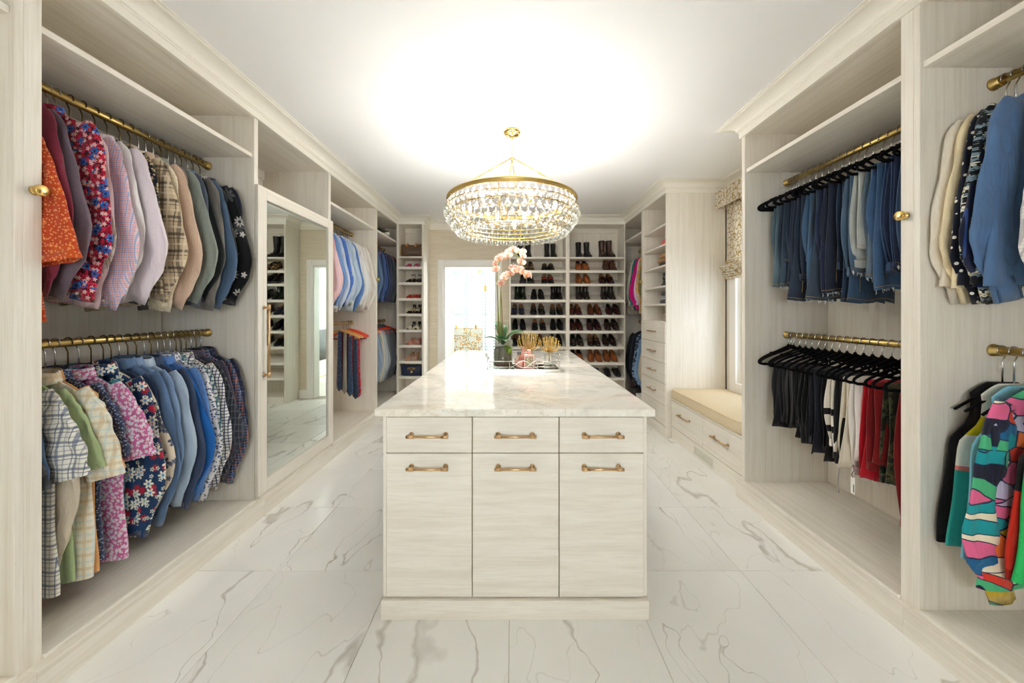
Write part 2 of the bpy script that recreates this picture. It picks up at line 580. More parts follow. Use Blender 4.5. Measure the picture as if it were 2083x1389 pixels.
mg = m.build('mirror_glass', MIRROR, door); fixn(mg.data)
hy = y0 + .055
m = MB()
m.tube([(dx + .034 - L.x, hy - L.y, .905 - L.z), (dx + .034 - L.x, hy - L.y, 1.395 - L.z)], .0075, 12)
for zz in (.925, 1.375):
    m.tube([(dx - L.x, hy - L.y, zz - L.z), (dx + .034 - L.x, hy - L.y, zz - L.z)], .007, 12)
    m.tube([(dx + .034 - L.x, hy - L.y, zz - .018 - L.z), (dx + .034 - L.x, hy - L.y, zz + .018 - L.z)], .010, 14)
    m.tube([(dx - L.x, hy - L.y, zz - L.z), (dx + .005 - L.x, hy - L.y, zz - L.z)], .013, 14)
m.build('pull_handle', BRASS2, door, True)

# ================================================================== left shoe tower, back shoe cabinets
def shoe_cab(x0, x1, label, tops, tilt, panels, name='shoe_cabinet'):
    t = thing(name, label, 'shoe shelf', ((x0 + x1) / 2, YF + .17, 0))
    for (a, b) in panels: part(t, 'side_panel', WZ, a, b, YF, YB - .004, 0, TOPZ + .01)
    part(t, 'back_panel', WZ, x0, x1, YB - .018, YB - .004, .06, TOPZ)
    part(t, 'top_panel', WX, x0, x1, YF, YB - .018, TOPZ, TOPZ + .02)
    part(t, 'cleat', WX, x0, x1, YB - .036, YB - .018, TOPZ - .075, TOPZ)
    part(t, 'plinth', WX, x0, x1, YF, YF + .02, 0, .1)
    part(t, 'bottom_panel', WX, x0, x1, YF + .02, YB - .018, .08, .1)
    L = t.location
    for k, z in enumerate(tops):
        th = .026 if k == 0 else .038
        if k == 0 or not tilt:
            part(t, 'shelf', WX, x0 + .001, x1 - .001, YF + .004, YB - .019, z - .024, z)
            if k: part(t, 'shelf_lip', CREAM, x0 + .001, x1 - .001, YF, YF + .018, z - .034, z + .004)
        else:
            r = .095
            m = MB()
            a, b, c, d = x0 + .001 - L.x, x1 - .001 - L.x, YF + .012 - L.y, YB - .02 - L.y
            zz = z - .008
            vs = [(a, c, zz - .018), (b, c, zz - .018), (b, d, zz + r - .018), (a, d, zz + r - .018), (a, c, zz), (b, c, zz), (b, d, zz + r), (a, d, zz + r)]
            m.add(vs, [(0, 3, 2, 1), (4, 5, 6, 7), (0, 1, 5, 4), (1, 2, 6, 5), (2, 3, 7, 6), (3, 0, 4, 7)])
            m.build('shelf', WX, t)
            part(t, 'shelf_lip', CREAM, x0 + .001, x1 - .001, YF, YF + .016, z - .034, z + .004)
    return t
LT_TOPS = [2.15, 1.996, 1.768, 1.537, 1.312, 1.078, .854, .622, .399]
B_TOPS = [2.14, 1.943, 1.747, 1.514, 1.288, 1.061, .829, .599, .378]
shoe_cab(-1.648, -1.312, 'narrow shelf tower of heels and handbags left of the doorway', LT_TOPS, False, [(-1.68, -1.648), (-1.312, -1.285)])
shoe_cab(-.018, .783, 'back shoe cabinet with black shoes beside the doorway', B_TOPS, True, [(-.04, -.018)])
shoe_cab(.838, 1.634, 'back shoe cabinet with brown shoes in the right corner', B_TOPS, True, [(.783, .838), (1.634, 1.6495)])

# ================================================================== drawers with shelves (right tower)
def bar_pull(par, c, length, axis, out, mat=BRASS2, loc0=None, r=.0055, stand=.032):
    """bar handle; c = centre of the back plate on the face, out = outward unit vector, axis = bar direction"""
    A, O = Vector(axis), Vector(out); C = Vector(c)
    m = MB()
    p0, p1 = C + O * stand - A * length / 2, C + O * stand + A * length / 2
    m.tube([p0, p1], r, 12)
    for sg in (-1, 1):
        q = C + A * sg * (length / 2 - .016)
        m.tube([q, q + O * stand], r * .9, 10)
        m.tube([q, q + O * .004], r * 2.0, 14)
        m.tube([q + O * stand - A * .014, q + O * stand + A * .016 * 1], r * 1.35, 14)
    return m.build('handle', mat, par, True)

rt = thing('drawer_tower', 'pale wood tower with open shelves above five drawers', 'cabinet', (1.95, 4.15, 0))
ya, yb = 3.80, 4.53
part(rt, 'side_panel', WZ, TXR, XB + .0199, ya, ya + .024, 0, TOPZ + .01)
part(rt, 'side_panel', WZ, TXR, XB + .0199, 4.475, yb, PZ - .03, TOPZ + .01)
knob(rt, 1, TXR, 4.50, 1.72)
part(rt, 'back_panel', WZ, XB, XB + .015, ya, yb, PZ, TOPZ)
part(rt, 'top_panel', WY, TXR, XB, ya, yb, TOPZ, TOPZ + .02)
RT_TOPS = [2.307, 2.087, 1.860, 1.634, 1.4365]
for z in RT_TOPS: part(rt, 'shelf', WY, TXR + .012, XB, ya + .024, 4.475, z - .022, z)
part(rt, 'counter_shelf', WY, TXR + .0, XB, ya + .024, 4.475, 1.215, 1.24)
part(rt, 'plinth', WY, XP, TXR + .02, ya - .012, yb, 0, .112)
dz = [1.236, 1.007, .787, .566, .338, .116]
for a, b in zip(dz, dz[1:]):
    d = part(rt, 'drawer', WY, TXR - .014, TXR + .006, ya + .004, 4.498, b + .002, a - .002, c=.002)
    z = (a + b) / 2 + .0
    p = Vector((TXR - .014, 4.13, z)) - rt.location
    bar_pull(d, p, .19, (0, 1, 0), (-1, 0, 0))
# shelf-pin holes
m = MB(); L = rt.location
for k in range(24):
    z = 1.30 + .032 * k * 1.3
    for xx in (TXR + .06,):
        m.lathe([(.003, 0), (.003, -.001)], (xx - L.x, 4.4752 - L.y, z - L.z), 8, 'y')
o = m.build('shelf_pin_holes', plain('dark hole', (60, 55, 48), .9), rt); o['kind'] = 'stuff'

# ================================================================== window seat
SX = 1.70
ws = thing('window_seat', 'built-in window seat with two drawers under a beige cushion', 'bench', (1.99, 3.2, 0))
part(ws, 'carcass', WY, SX + .02, XB + .0199, 2.602, 3.798, .10, .40)
part(ws, 'seat_board', WY, SX - .004, XB + .0199, 2.602, 3.798, .405, .428, c=.003)
part(ws, 'plinth', WY, SX, SX + .02, 2.602, 3.786, 0, .128)
for a, b in ((2.606, 3.158), (3.162, 3.776)):
    d = part(ws, 'drawer', WY, SX - .004, SX + .016, a, b, .134, .402, c=.002)
    p = Vector((SX - .004, (a + b) / 2 + (.0 if a < 3 else .02), .300)) - ws.location
    bar_pull(d, p, .22, (0, 1, 0), (-1, 0, 0), r=.006)
# vent grille
vt = thing('floor_vent', 'slotted wooden air vent in the window seat plinth', 'vent', (SX - .002, 3.155, .065))
fr = MB()
L = vt.location
for (a, b, c, d) in ((2.985, 3.33, .022, .030), (2.985, 3.33, .100, .108), (2.985, 2.997, .03, .1), (3.318, 3.33, .03, .1)):
    fr.box(SX - .006 - L.x, SX + .0 - L.x, a - L.y, b - L.y, c - L.z, d - L.z, .001)
fr.build('vent_frame', CREAM, vt)
part(vt, 'dark_backing', plain('vent dark', (120, 104, 74), .9), SX - .0012, SX - .0004, 2.99, 3.325, .026, .104, c=0)
for k in range(6):
    z = .0345 + k * .0118
    part(vt, 'slat', CREAM, SX - .005, SX - .001, 2.997, 3.318, z, z + .0078, c=.0008)

def linen():
    t = NT('beige woven linen')
    v = t.coord((260, 260, 260)); a = t.noise(v, 1, 2)
    v2 = t.coord((7, 7, 7)); b = t.noise(v2, 1, 3)
    col = t.ramp(a, [(.3, (196, 176, 142)), (.55, (218, 201, 170)), (.75, (228, 214, 188))])
    t.set(col, .9, 0, .2); t.bump(a, .3, .002)
    return t.m
LINEN = linen()
# cushion: soft slab with piping
cu = thing('seat_cushion', 'thick beige woven cushion on the window seat', 'cushion', (1.985, 3.2, .428))
hx, hy_, hz = .300, .590, .050
def sq(u, p): return math.copysign(abs(u) ** p, u)
rows = []
ysteps = [-1, -.985, -.95, -.85, -.6, -.3, 0, .3, .6, .85, .95, .985, 1]
for v_ in ysteps:
    e_ = 1 - abs(v_) ** 14 * .06
    cr_ = .016 * (1 - abs(v_) ** 4)
    ring = []
    for j in range(40):
        a = 2 * pi * j / 40
        ux = sq(cos(a), .22); uz = sq(sin(a), .22)
        z_ = hz + hz * uz * (.93 if abs(v_) == 1 else 1)
        if uz > .5: z_ += cr_ * (1 - abs(ux) ** 3) + .003 * sin(5 * v_ + 3 * ux)
        ring.append((hx * ux * e_, hy_ * v_, z_))
    rows.append(ring)
m = MB(); m.rings(rows, True, True, True)
o = m.build('cushion_body', LINEN, cu, True); fixn(o.data)
for zz in (.008, .093):
    pts = [(hx * .993 * sq(cos(2 * pi * j / 96), .16), hy_ * .997 * sq(sin(2 * pi * j / 96), .16), zz) for j in range(96)]
    MB().tube(pts, .0045, 6, closed=True).build('piping', LINEN, cu, True)

# ================================================================== side window with roman shade
win = struct(D.objects.new('window_1', None), 'side window with white casing above the window seat')
COL.objects.link(win); win.location = (2.30, 3.17, WZ0)
cwid = .10
for a, b, c, d in ((WY0 - cwid, WY0, WZ0 - .10, WZ1 + .1), (WY1, WY1 + cwid, WZ0 - .10, WZ1 + .1), (WY0, WY1, WZ1, WZ1 + .1), (WY0, WY1, WZ0 - .1, WZ0)):
    part(win, 'window_casing', WHITE, 2.272, 2.30, a, b, c, d, c=.003)
for a, b, c, d in ((WY0, WY0 + .05, WZ0, WZ1), (WY1 - .05, WY1, WZ0, WZ1), (WY0 + .05, WY1 - .05, WZ0, WZ0 + .06), (WY0 + .05, WY1 - .05, WZ1 - .05, WZ1), (WY0 + .05, WY1 - .05, 1.47, 1.51)):
    part(win, 'sash', WHITE, 2.345, 2.385, a, b, c, d, c=.002)
part(win, 'pane', TINT, 2.362, 2.366, WY0 + .05, WY1 - .05, WZ0 + .06, WZ1 - .05, c=0)

def shade_fabric():
    t = NT('white linen with gold branching print')
    v = t.coord((1, 1, 1))
    warp = t.n('ShaderNodeTexNoise'); t.l(v, warp.inputs['Vector']); warp.inputs['Scale'].default_value = 9; warp.inputs['Detail'].default_value = 2
    ad = t.n('ShaderNodeVectorMath', operation='MULTIPLY_ADD'); t.l(warp.outputs['Color'], ad.inputs[0]); ad.inputs[1].default_value = (.12, .12, .12); t.l(v, ad.inputs[2])
    vo = t.n('ShaderNodeTexVoronoi', feature='DISTANCE_TO_EDGE'); t.l(ad.outputs[0], vo.inputs['Vector']); vo.inputs['Scale'].default_value = 19
    brk = t.noise(v, 24, 2)
    k = t.math('LESS_THAN', t.math('ADD', vo.outputs['Distance'], t.math('MULTIPLY', t.math('SUBTRACT', brk, .5), .12)), .06)
    col = t.mix(k, lin((240, 235, 224)), lin((186, 160, 108)))
    t.set(col, .85, 0, .2)
    t.b.inputs['Transmission Weight'].default_value = 0
    tl = t.n('ShaderNodeBsdfTranslucent'); t.l(col, tl.inputs[0])
    mx = t.n('ShaderNodeMixShader'); mx.inputs[0].default_value = .45
    t.l(t.b.outputs[0], mx.inputs[1]); t.l(tl.outputs[0], mx.inputs[2]); t.l(mx.outputs[0], t.out.inputs[0])
    return t.m
SHADE = shade_fabric()
sh = thing('roman_shade', 'roman shade in white linen with gold branch print, half drawn', 'blind', (2.26, 3.2, 1.68))
L = sh.location
ea, eb = 2.64, 3.765
m = MB()
m.box(2.155 - L.x, 2.175 - L.x, ea - L.y, eb - L.y, 2.43 - L.z, 2.605 - L.z, .003)
m.box(2.175 - L.x, 2.27 - L.x, eb - .02 - L.y, eb - L.y, 2.43 - L.z, 2.605 - L.z, .003)
m.box(2.175 - L.x, 2.27 - L.x, ea - L.y, ea + .02 - L.y, 2.43 - L.z, 2.605 - L.z, .003)
m.build('valance', SHADE, sh)
sa, sb = 2.68, 3.73
pr = [(2.262, 2.6), (2.262, 2.3), (2.260, 2.05), (2.255, 1.90), (2.235, 1.85), (2.20, 1.815)]
rows = [[(x - L.x, sa - L.y, z - L.z), (x - L.x, (sa + sb) / 2 - L.y, z - L.z), (x - L.x, sb - L.y, z - L.z), (x + .006 - L.x, sb - L.y, z - L.z), (x + .006 - L.x, sa - L.y, z - L.z)] for x, z in pr]
m = MB(); m.rings(rows, True, True, True); m.build('fabric_panel', SHADE, sh)
for k in range(6):
    z = 1.812 - k * .023
    x = 2.19 + k * .011
    rows = []
    for q in range(9):
        a = -pi / 2 + pi * q / 8
        rows.append((x - .012 * cos(a) * 1.6, z + .013 * sin(a)))
    rr = [[(px - L.x, yy - L.y, pz - L.z) for (px, pz) in rows + [(2.262, z + .012), (2.262, z - .012)][:2]] for yy in (sa, sb)]
    m = MB(); m.rings(rr, True, True, True); m.build('fold', SHADE, sh, False)

# ================================================================== island
isl = thing('island', 'pale wood dressing island with three drawers over three doors', 'island', (.0125, 2.72, 0))
ix0, ix1, iy0, iy1 = -.572, .598, 1.575, 3.86
part(isl, 'carcass', WZ, ix0 + .018, ix1 - .018, iy0 + .02, iy1 - .02, .085, .884, c=0)
part(isl, 'side_panel', WZ, ix0, ix0 + .016, iy0, iy1, .085, .885)
part(isl, 'side_panel', WZ, ix1 - .016, ix1, iy0, iy1, .085, .885)
part(isl, 'back_panel', WX, ix0 + .016, ix1 - .016, iy1 - .02, iy1, .085, .885)
m = MB(); L = isl.location
m.box(ix0 - .002 - L.x, ix1 + .002 - L.x, iy0 - .022 - L.y, iy1 + .006 - L.y, 0, .083, .002)
m.build('plinth', WX, isl)
part(isl, 'gap_shadow_board', plain('painted gap shade', (128, 112, 78), .8), ix0 + .016, ix1 - .016, iy0 + .012, iy0 + .02, .085, .885, c=0)  # dark sheet added behind the fronts, its colour paints the shade in the gaps
cols = ((-.554, -.1775), (-.1735, .206), (.210, .5805))
for a, b in cols:
    d = part(isl, 'drawer', WX, a, b, iy0 - .006, iy0 + .013, .7255, .8815, c=.0015)
    cx = (a + b) / 2
    bar_pull(d, Vector((cx - .002, iy0 - .006, .8065)) - isl.location, .182, (1, 0, 0), (0, -1, 0), r=.0055, stand=.034)
    d = part(isl, 'door', WX, a, b, iy0 - .006, iy0 + .013, .0885, .7215, c=.0015)
    bar_pull(d, Vector((cx - .002, iy0 - .006, .666)) - isl.location, .182, (1, 0, 0), (0, -1, 0), r=.0055, stand=.034)
ct = MB().box(-.603, .628, 1.553, 3.888, .888, .920, .003).build('countertop', STONE)
tag(ct, 'polished pale quartzite slab on top of the island', 'countertop')

# ================================================================== bathroom beyond the doorway
BW = paint('bathroom white', (240, 240, 238), .6)
BY = 7.75
struct(MB().box(-2.2, 1.6, YB + .14, BY + .1, -.06, -.002).build('floor_bathroom', plain('bathroom pale floor', (226, 224, 218), .25)), 'pale bathroom floor beyond the doorway')
struct(MB().box(-2.2, 1.6, YB + .14, BY + .1, 2.70, 2.78).build('ceiling_bathroom', BW), 'bathroom ceiling beyond the doorway')
struct(MB().box(-2.3, -2.2, YB + .14, BY + .1, 0, 2.7).build('wall_bathroom_left', BW), 'left bathroom wall')
m = MB()   # right wall with a window
m.box(1.5, 1.6, YB + .14, 6.2, 0, 2.7); m.box(1.5, 1.6, 7.4, BY + .1, 0, 2.7); m.box(1.5, 1.6, 6.2, 7.4, 0, .9); m.box(1.5, 1.6, 6.2, 7.4, 2.2, 2.7)
struct(m.build('wall_bathroom_right', BW), 'right bathroom wall with a window')
wx0, wx1, wz0, wz1 = -1.42, .28, .45, 2.22
m = MB()
m.box(-2.2, wx0, BY, BY + .1, 0, 2.7); m.box(wx1, 1.6, BY, BY + .1, 0, 2.7); m.box(wx0, wx1, BY, BY + .1, 0, wz0); m.box(wx0, wx1, BY, BY + .1, wz1, 2.7)
struct(m.build('wall_bathroom_back', BW), 'far bathroom wall around the shuttered window')
w2 = struct(D.objects.new('window_2', None), 'bathroom window closed by white plantation shutters'); COL.objects.link(w2); w2.location = (-.57, BY, wz0)
part(w2, 'window_casing', WHITE, wx0 - .1, wx0, BY - .02, BY, wz0 - .1, wz1 + .1)
part(w2, 'window_casing', WHITE, wx1, wx1 + .1, BY - .02, BY, wz0 - .1, wz1 + .1)
part(w2, 'window_casing', WHITE, wx0, wx1, BY - .02, BY, wz1, wz1 + .1)
part(w2, 'window_casing', WHITE, wx0, wx1, BY - .02, BY, wz0 - .1, wz0)
part(w2, 'pane', PANE, wx0, wx1, BY + .07, BY + .074, wz0, wz1, c=0)
SHUT = paint('shutter paint', (206, 214, 220), .4)
sm = MB(); sm.box(0, .335, -.004, .004, -.030, .030, .002)
slat_me = sm.mesh('louver'); slat_me.materials.append(SHUT)
for k in range(4):
    xa = wx0 + k * .425
    xb = xa + .423
    pn = thing('shutter_panel', ['leftmost white louvred shutter panel in the bathroom window', 'white louvred shutter panel second from the left in the bathroom window', 'white louvred shutter panel third from the left in the bathroom window', 'rightmost white louvred shutter panel in the bathroom window'][k], 'shutter', ((xa + xb) / 2, BY + .02, wz0), group='bathroom window shutters')
    part(pn, 'stile', SHUT, xa, xa + .044, BY + .005, BY + .035, wz0, wz1)
    part(pn, 'stile', SHUT, xb - .044, xb, BY + .005, BY + .035, wz0, wz1)
    for (c, d) in ((wz0, wz0 + .09), (1.24, 1.32), (wz1 - .09, wz1)):
        part(pn, 'rail', SHUT, xa + .044, xb - .044, BY + .005, BY + .035, c, d)
    z = wz0 + .125
    while z < wz1 - .11:
        if not 1.21 < z < 1.35:
            o = obj('louver', slat_me, pn, (xa + .044 - pn.location.x, 0, z - wz0)); o.rotation_euler = (radians(48), 0, 0)
        z += .066
# knee wall with gold branch wallpaper, brass trim, towel bar, glass above
KY, kx0, kx1, kz = 6.55, -1.9, -.545, 1.04
def blossom_paper():
    t = NT('white wallpaper with gold blossom branches')
    v = t.coord((1, 1, 1)); s = t.sep(v)
    cv = t.n('ShaderNodeCombineXYZ'); t.l(s[0], cv.inputs[0]); t.l(s[2], cv.inputs[1])
    vo = t.n('ShaderNodeTexVoronoi', voronoi_dimensions='2D'); t.l(cv.outputs[0], vo.inputs['Vector']); vo.inputs['Scale'].default_value = 24
    mask = t.noise(cv.outputs[0], 6.5, 2, .5, .4)
    k = t.math('MULTIPLY', t.math('LESS_THAN', vo.outputs['Distance'], .36), t.math('GREATER_THAN', mask, .49))
    w = t.math('ADD', t.math('MULTIPLY', t.math('SINE', t.math('MULTIPLY', s[2], 9.0)), .07), t.math('PINGPONG', t.math('ADD', s[0], 3.0), .17))
    br = t.math('LESS_THAN', t.math('ABSOLUTE', t.math('SUBTRACT', w, .085)), .005)
    col = t.mix(br, lin((236, 234, 230)), lin((140, 140, 138)))
    col = t.mix(k, col, lin((206, 152, 72)))
    return t.set(col, .6)
kw = thing('knee_wall', 'half-height bathroom wall papered with gold blossom branches', 'half wall', ((kx0 + kx1) / 2, KY, 0))
part(kw, 'papered_panel', blossom_paper(), kx0, kx1 - .012, KY, KY + .08, 0, kz - .012, c=0)
part(kw, 'brass_edge', GOLD, kx0, kx1, KY - .002, KY + .082, kz - .012, kz, c=.001)
part(kw, 'brass_edge', GOLD, kx1 - .012, kx1, KY - .002, KY + .082, 0, kz - .012, c=.001)
L = kw.location
m = MB(); m.tube([(-1.06 - L.x, -.05, .905), (-.64 - L.x, -.05, .905)], .008, 10)
for xx in (-1.06, -.64):
    m.tube([(xx - L.x, 0, .905), (xx - L.x, -.055, .905)], .011, 10); m.tube([(xx - L.x, -.001, .905), (xx - L.x, -.01, .905)], .022, 14)
m.build('towel_bar', BRASS2, kw, True)
sg = thing('shower_screen', 'clear glass shower panel clamped on the papered knee wall', 'glass panel', ((kx0 + kx1) / 2, KY + .04, kz))
part(sg, 'glass_pane', PANE, kx0, kx1 + .005, KY + .036, KY + .046, kz + .003, 2.10, c=0)
part(sg, 'glass_edge', GREENEDGE, kx1 + .005, kx1 + .014, KY + .034, KY + .048, kz + .003, 2.10, c=.001)
for xx, zz in ((-1.03, kz - .002), (-.67, kz - .002), (-1.10, 1.97), (-.60, 2.06)):
    part(sg, 'clamp', GOLD, xx - .022, xx + .022, KY + .02, KY + .06, zz, zz + .052, c=.002)
sd = thing('shower_door', 'clear frameless shower door with brass hinges and green edge', 'glass door', (-.47, 6.2, 0))
part(sd, 'glass_pane', PANE, -.468, -.460, 6.21, 6.9, .0, 1.93, c=0)
part(sd, 'glass_edge', GREENEDGE, -.470, -.458, 6.20, 6.21, .0, 1.93, c=.001)
for zz in (1.70, .30):
    part(sd, 'hinge', GOLD, -.49, -.44, 6.19, 6.27, zz, zz + .09, c=.003)
# bathroom door leaf, open
dl = struct(D.objects.new('door_1', None), 'white bathroom door standing open with a glazed panel'); COL.objects.link(dl); dl.location = (-1.05, 6.05, 0)
yy0, yy1 = 5.67, 6.44
for (a, b, c, d) in ((yy0, yy0 + .11, .01, 2.03), (yy1 - .11, yy1, .01, 2.03), (yy0 + .11, yy1 - .11, .01, .22), (yy0 + .11, yy1 - .11, 1.90, 2.03)):
    part(dl, 'door_rail', WHITE, -1.085, -1.047, a, b, c, d, c=.003)
part(dl, 'door_pane', plain('frosted pale green glass', (214, 224, 214), .3), -1.07, -1.062, yy0 + .11, yy1 - .11, .22, 1.90, c=0)
part(dl, 'latch_plate', GOLD, -1.0465, -1.044, yy0 + .02, yy0 + .05, 1.0, 1.09, c=.001)
# vanity seen in the mirror
va = thing('vanity_cabinet', 'dark wood bathroom cabinet on slim brass legs, seen in the mirror', 'cabinet', (.62, 6.5, 0))
DK = plain('dark stained oak', (74, 66, 54), .5)
part(va, 'body', DK, .28, .95, 6.05, 7.0, .42, 1.0)
for xx in (.28, .93):
    for y_ in (6.05, 6.98):
        part(va, 'leg', GOLD, xx, xx + .02, y_, y_ + .02, 0, .42, c=.001)
part(va, 'stretcher', GOLD, .28, .30, 6.07, 6.98, .10, .12, c=.001)
part(va, 'vanity_top', STONE, .27, .96, 6.03, 7.02, 1.0, 1.03)
# ================================================================== chandelier
ch = thing('chandelier', 'round brass chandelier with tiers of crystal teardrops above the island', 'chandelier', (0, 2.72, CEILZ))
L = ch.location
def loc(z): return z - L.z
m = MB()
m.lathe([(.003, 0), (.062, 0), (.066, -.006), (.066, -.012), (.060, -.02), (.046, -.028), (.03, -.032), (.016, -.036), (.012, -.046), (.012, -.056), (.004, -.06)], (0, 0, 0), 32)
cn = m.build('ceiling_canopy', GOLD, ch, True)
m = MB()
for k in range(16):
    a = 2 * pi * k / 16
    m.tube([(.058 * cos(a), .058 * sin(a), -.012), (.052 * cos(a + .35), .052 * sin(a + .35), -.030)], [.005, .003], 6)
m.build('rope_edge', GOLD, cn, True)
z = -.06
k = 0
while z > -.185:
    pts = []
    for j in range(14):
        a = 2 * pi * j / 14
        u, w = .0085 * cos(a), .017 * sin(a)
        pts.append((u, 0, z - .015 + w) if k % 2 == 0 else (0, u, z - .015 + w))
    MB().tube(pts, .0022, 6, closed=True).build('chain_link', GOLD, ch, True)
    z -= .027; k += 1
HUBZ = 2.515
MB().lathe([(.002, .012), (.012, .012), (.014, 0), (.012, -.012), (.002, -.012)], (0, 0, loc(HUBZ)), 16).build('hub', GOLD, ch, True)
MB().lathe([(.001, -.012), (.006, -.014), (.008, -.026), (.004, -.036), (.001, -.038)], (0, 0, loc(HUBZ)), 12).build('finial', GOLD, ch, True)
RINGZ, RINGR = 2.185, .487
for a in (radians(210), radians(330), radians(82), radians(97)):
    p1 = (.468 * cos(a), .468 * sin(a), loc(RINGZ + .005))
    MB().tube([(.016 * cos(a), .016 * sin(a), loc(HUBZ)), (.05 * cos(a), .05 * sin(a), loc(HUBZ - .022)), p1], [.0035, .005, .005], 8).build('suspension_rod', GOLD, ch, True)
# top ring: moulded band
m = MB()
m.lathe([(RINGR - .014, -.014), (RINGR + .004, -.014), (RINGR + .007, -.008), (RINGR + .004, -.003), (RINGR + .006, .001), (RINGR + .009, .006), (RINGR + .006, .012), (RINGR, .016), (RINGR - .014, .016), (RINGR - .014, -.014)], (0, 0, loc(RINGZ)), 96, cap=False)
m.build('top_ring', BRASS, ch, True)
tiers = [(.487, 2.165, 60), (.497, 2.121, 60), (.482, 2.077, 58), (.450, 2.033, 54), (.408, 1.990, 50)]
for r_, z_, n_ in tiers[1:] + [(.375, 1.958, 0), (.30, 1.962, 0)]:
    m = MB(); m.tube([(r_ * cos(2 * pi * j / 72), r_ * sin(2 * pi * j / 72), loc(z_ + .002)) for j in range(72)], .0035, 6, closed=True)
    m.build('tier_ring', GOLD, ch, True)
for a in (0, 60, 120, 180, 240, 300):
    c, s_ = cos(radians(a)), sin(radians(a))
    MB().tube([(.30 * c, .30 * s_, loc(1.962)), (.375 * c, .375 * s_, loc(1.96))], .003, 6).build('bottom_spoke', GOLD, ch, True)
for a in range(6):
    an = radians(60 * a + 20)
    pts = [(r_ * cos(an) * .985, r_ * sin(an) * .985, loc(z_)) for r_, z_, n_ in tiers] + [(.37 * cos(an), .37 * sin(an), loc(1.958))]
    MB().tube(pts, .003, 6).build('frame_rib', GOLD, ch, True)
# crystal drops
def drop_mesh(sc):
    m = MB()
    m.lathe([(.0006 * sc, -.002 * sc), (.002 * sc, -.006 * sc), (.005 * sc, -.013 * sc), (.0105 * sc, -.022 * sc), (.0150 * sc, -.031 * sc), (.0158 * sc, -.036 * sc), (.0135 * sc, -.043 * sc), (.008 * sc, -.0485 * sc), (.0008 * sc, -.0505 * sc)], (0, 0, 0), 12)
    m.ell((0, 0, .001), .0035, .0035, .0035, 6, 4)
    me = m.mesh('crystal_drop', True); me.materials.append(CRYSTAL); fixn(me)
    return me
big, small = drop_mesh(1.28), drop_mesh(.72)
spots = []
for ti, (r_, z_, n_) in enumerate(tiers):
    for j in range(n_):
        a = 2 * pi * (j + (ti % 2) * .5) / n_
        spots.append((big, r_ * cos(a), r_ * sin(a), loc(z_ - .002)))
for j in range(48):
    a = 2 * pi * j / 48
    spots.append((small, .375 * cos(a), .375 * sin(a), loc(1.956)))
    a += .06
    if j % 2 == 0: spots.append((small, .30 * cos(a), .30 * sin(a), loc(1.96)))
spots.sort(key=lambda p: p[2])
rest = MB()
for i, (me, x, y, z) in enumerate(spots):
    if i < 296:
        o = obj('crystal_drop', me, ch, (x, y, z))
        o.rotation_euler = (0, 0, R.random() * 3)
    else:
        rest.add([(v.co.x + x, v.co.y + y, v.co.z + z) for v in me.vertices], [tuple(p.vertices) for p in me.polygons])
o = rest.build('crystal_drops', CRYSTAL, ch, True); o['kind'] = 'stuff'
# bulbs
t = NT('lit bulb'); t.b.inputs['Emission Color'].default_value = (1, .82, .55, 1); t.b.inputs['Emission Strength'].default_value = 30; BULB = t.set((1, 1, 1, 1), .3)
bm_ = MB(); bm_.lathe([(.006, 0), (.010, .008), (.0145, .022), (.012, .038), (.005, .052), (.001, .058)], (0, 0, 0), 12)
bulb_me = bm_.mesh('bulb', True); bulb_me.materials.append(BULB)
sk = MB(); sk.lathe([(.011, -.05), (.011, 0)], (0, 0, 0), 10)
sk_me = sk.mesh('socket', True); sk_me.materials.append(GOLD)
for k in range(6):
    a = radians(60 * k + 52)
    r_ = .33
    p = (r_ * cos(a), r_ * sin(a), loc(2.125))
    b = obj('bulb', bulb_me, ch, p)
    obj('socket', sk_me, b, (0, 0, 0))
    ld = D.lights.new('bulb_light', 'POINT'); ld.energy = 13.5; ld.color = (1, .965, .91); ld.shadow_soft_size = .03
    lo = D.objects.new('bulb_light', ld); COL.objects.link(lo); lo.parent = ch; lo.location = (p[0], p[1], p[2] + .01)
for k in range(3):
    a = radians(120 * k + 80); p = (.12 * cos(a), .12 * sin(a), loc(2.03))
    b = obj('bulb', bulb_me, ch, p); obj('socket', sk_me, b, (0, 0, 0))

# ================================================================== things on the countertop
CT = .92
tr = thing('mirrored_tray', 'rectangular mirrored vanity tray with silver looped gallery rail', 'tray', (.082, 2.63, CT))
hx, hy = .258, .125
m = MB(); m.box(-hx, hx, -hy, hy, 0, .018, .002); m.build('tray_base', SILVER, tr)
m = MB(); m.box(-hx + .008, hx - .008, -hy + .008, hy - .008, .0182, .020, .0003); m.build('mirror_panel', MIRROR, tr)
def rail(pts, name='gallery_rail', r=.0028): MB().tube(pts, r, 6).build(name, SILVER, tr, True)
for yy in (-hy + .004, hy - .004):
    for sg in (-1, 1):
        for (za, zb) in ((.036, .036), (.076, .076)):
            rail([(sg * hx, yy, za), (sg * .085, yy, za)])
        pts = []; pts2 = []
        for j in range(21):
            x = .085 - .17 * j / 20
            u = j / 20
            pts.append((x, yy, .056 + .020 * cos(pi * u) * 1.0 + .0))
        # interlaced curves across the middle
    for ph in (1, -1):
        pts = [(.098 - .196 * j / 24, yy, .056 + ph * .024 * cos(2 * pi * j / 24 * .98)) for j in range(25)]
        rail(pts)
    for sx in (-hx + .004, -.1, .1, hx - .004):
        m = MB(); m.ell((sx, yy, .022), .007, .007, .007, 8, 6); m.tube([(sx, yy, .018), (sx, yy, .078)], .002, 6); m.build('rail_post', SILVER, tr, True)
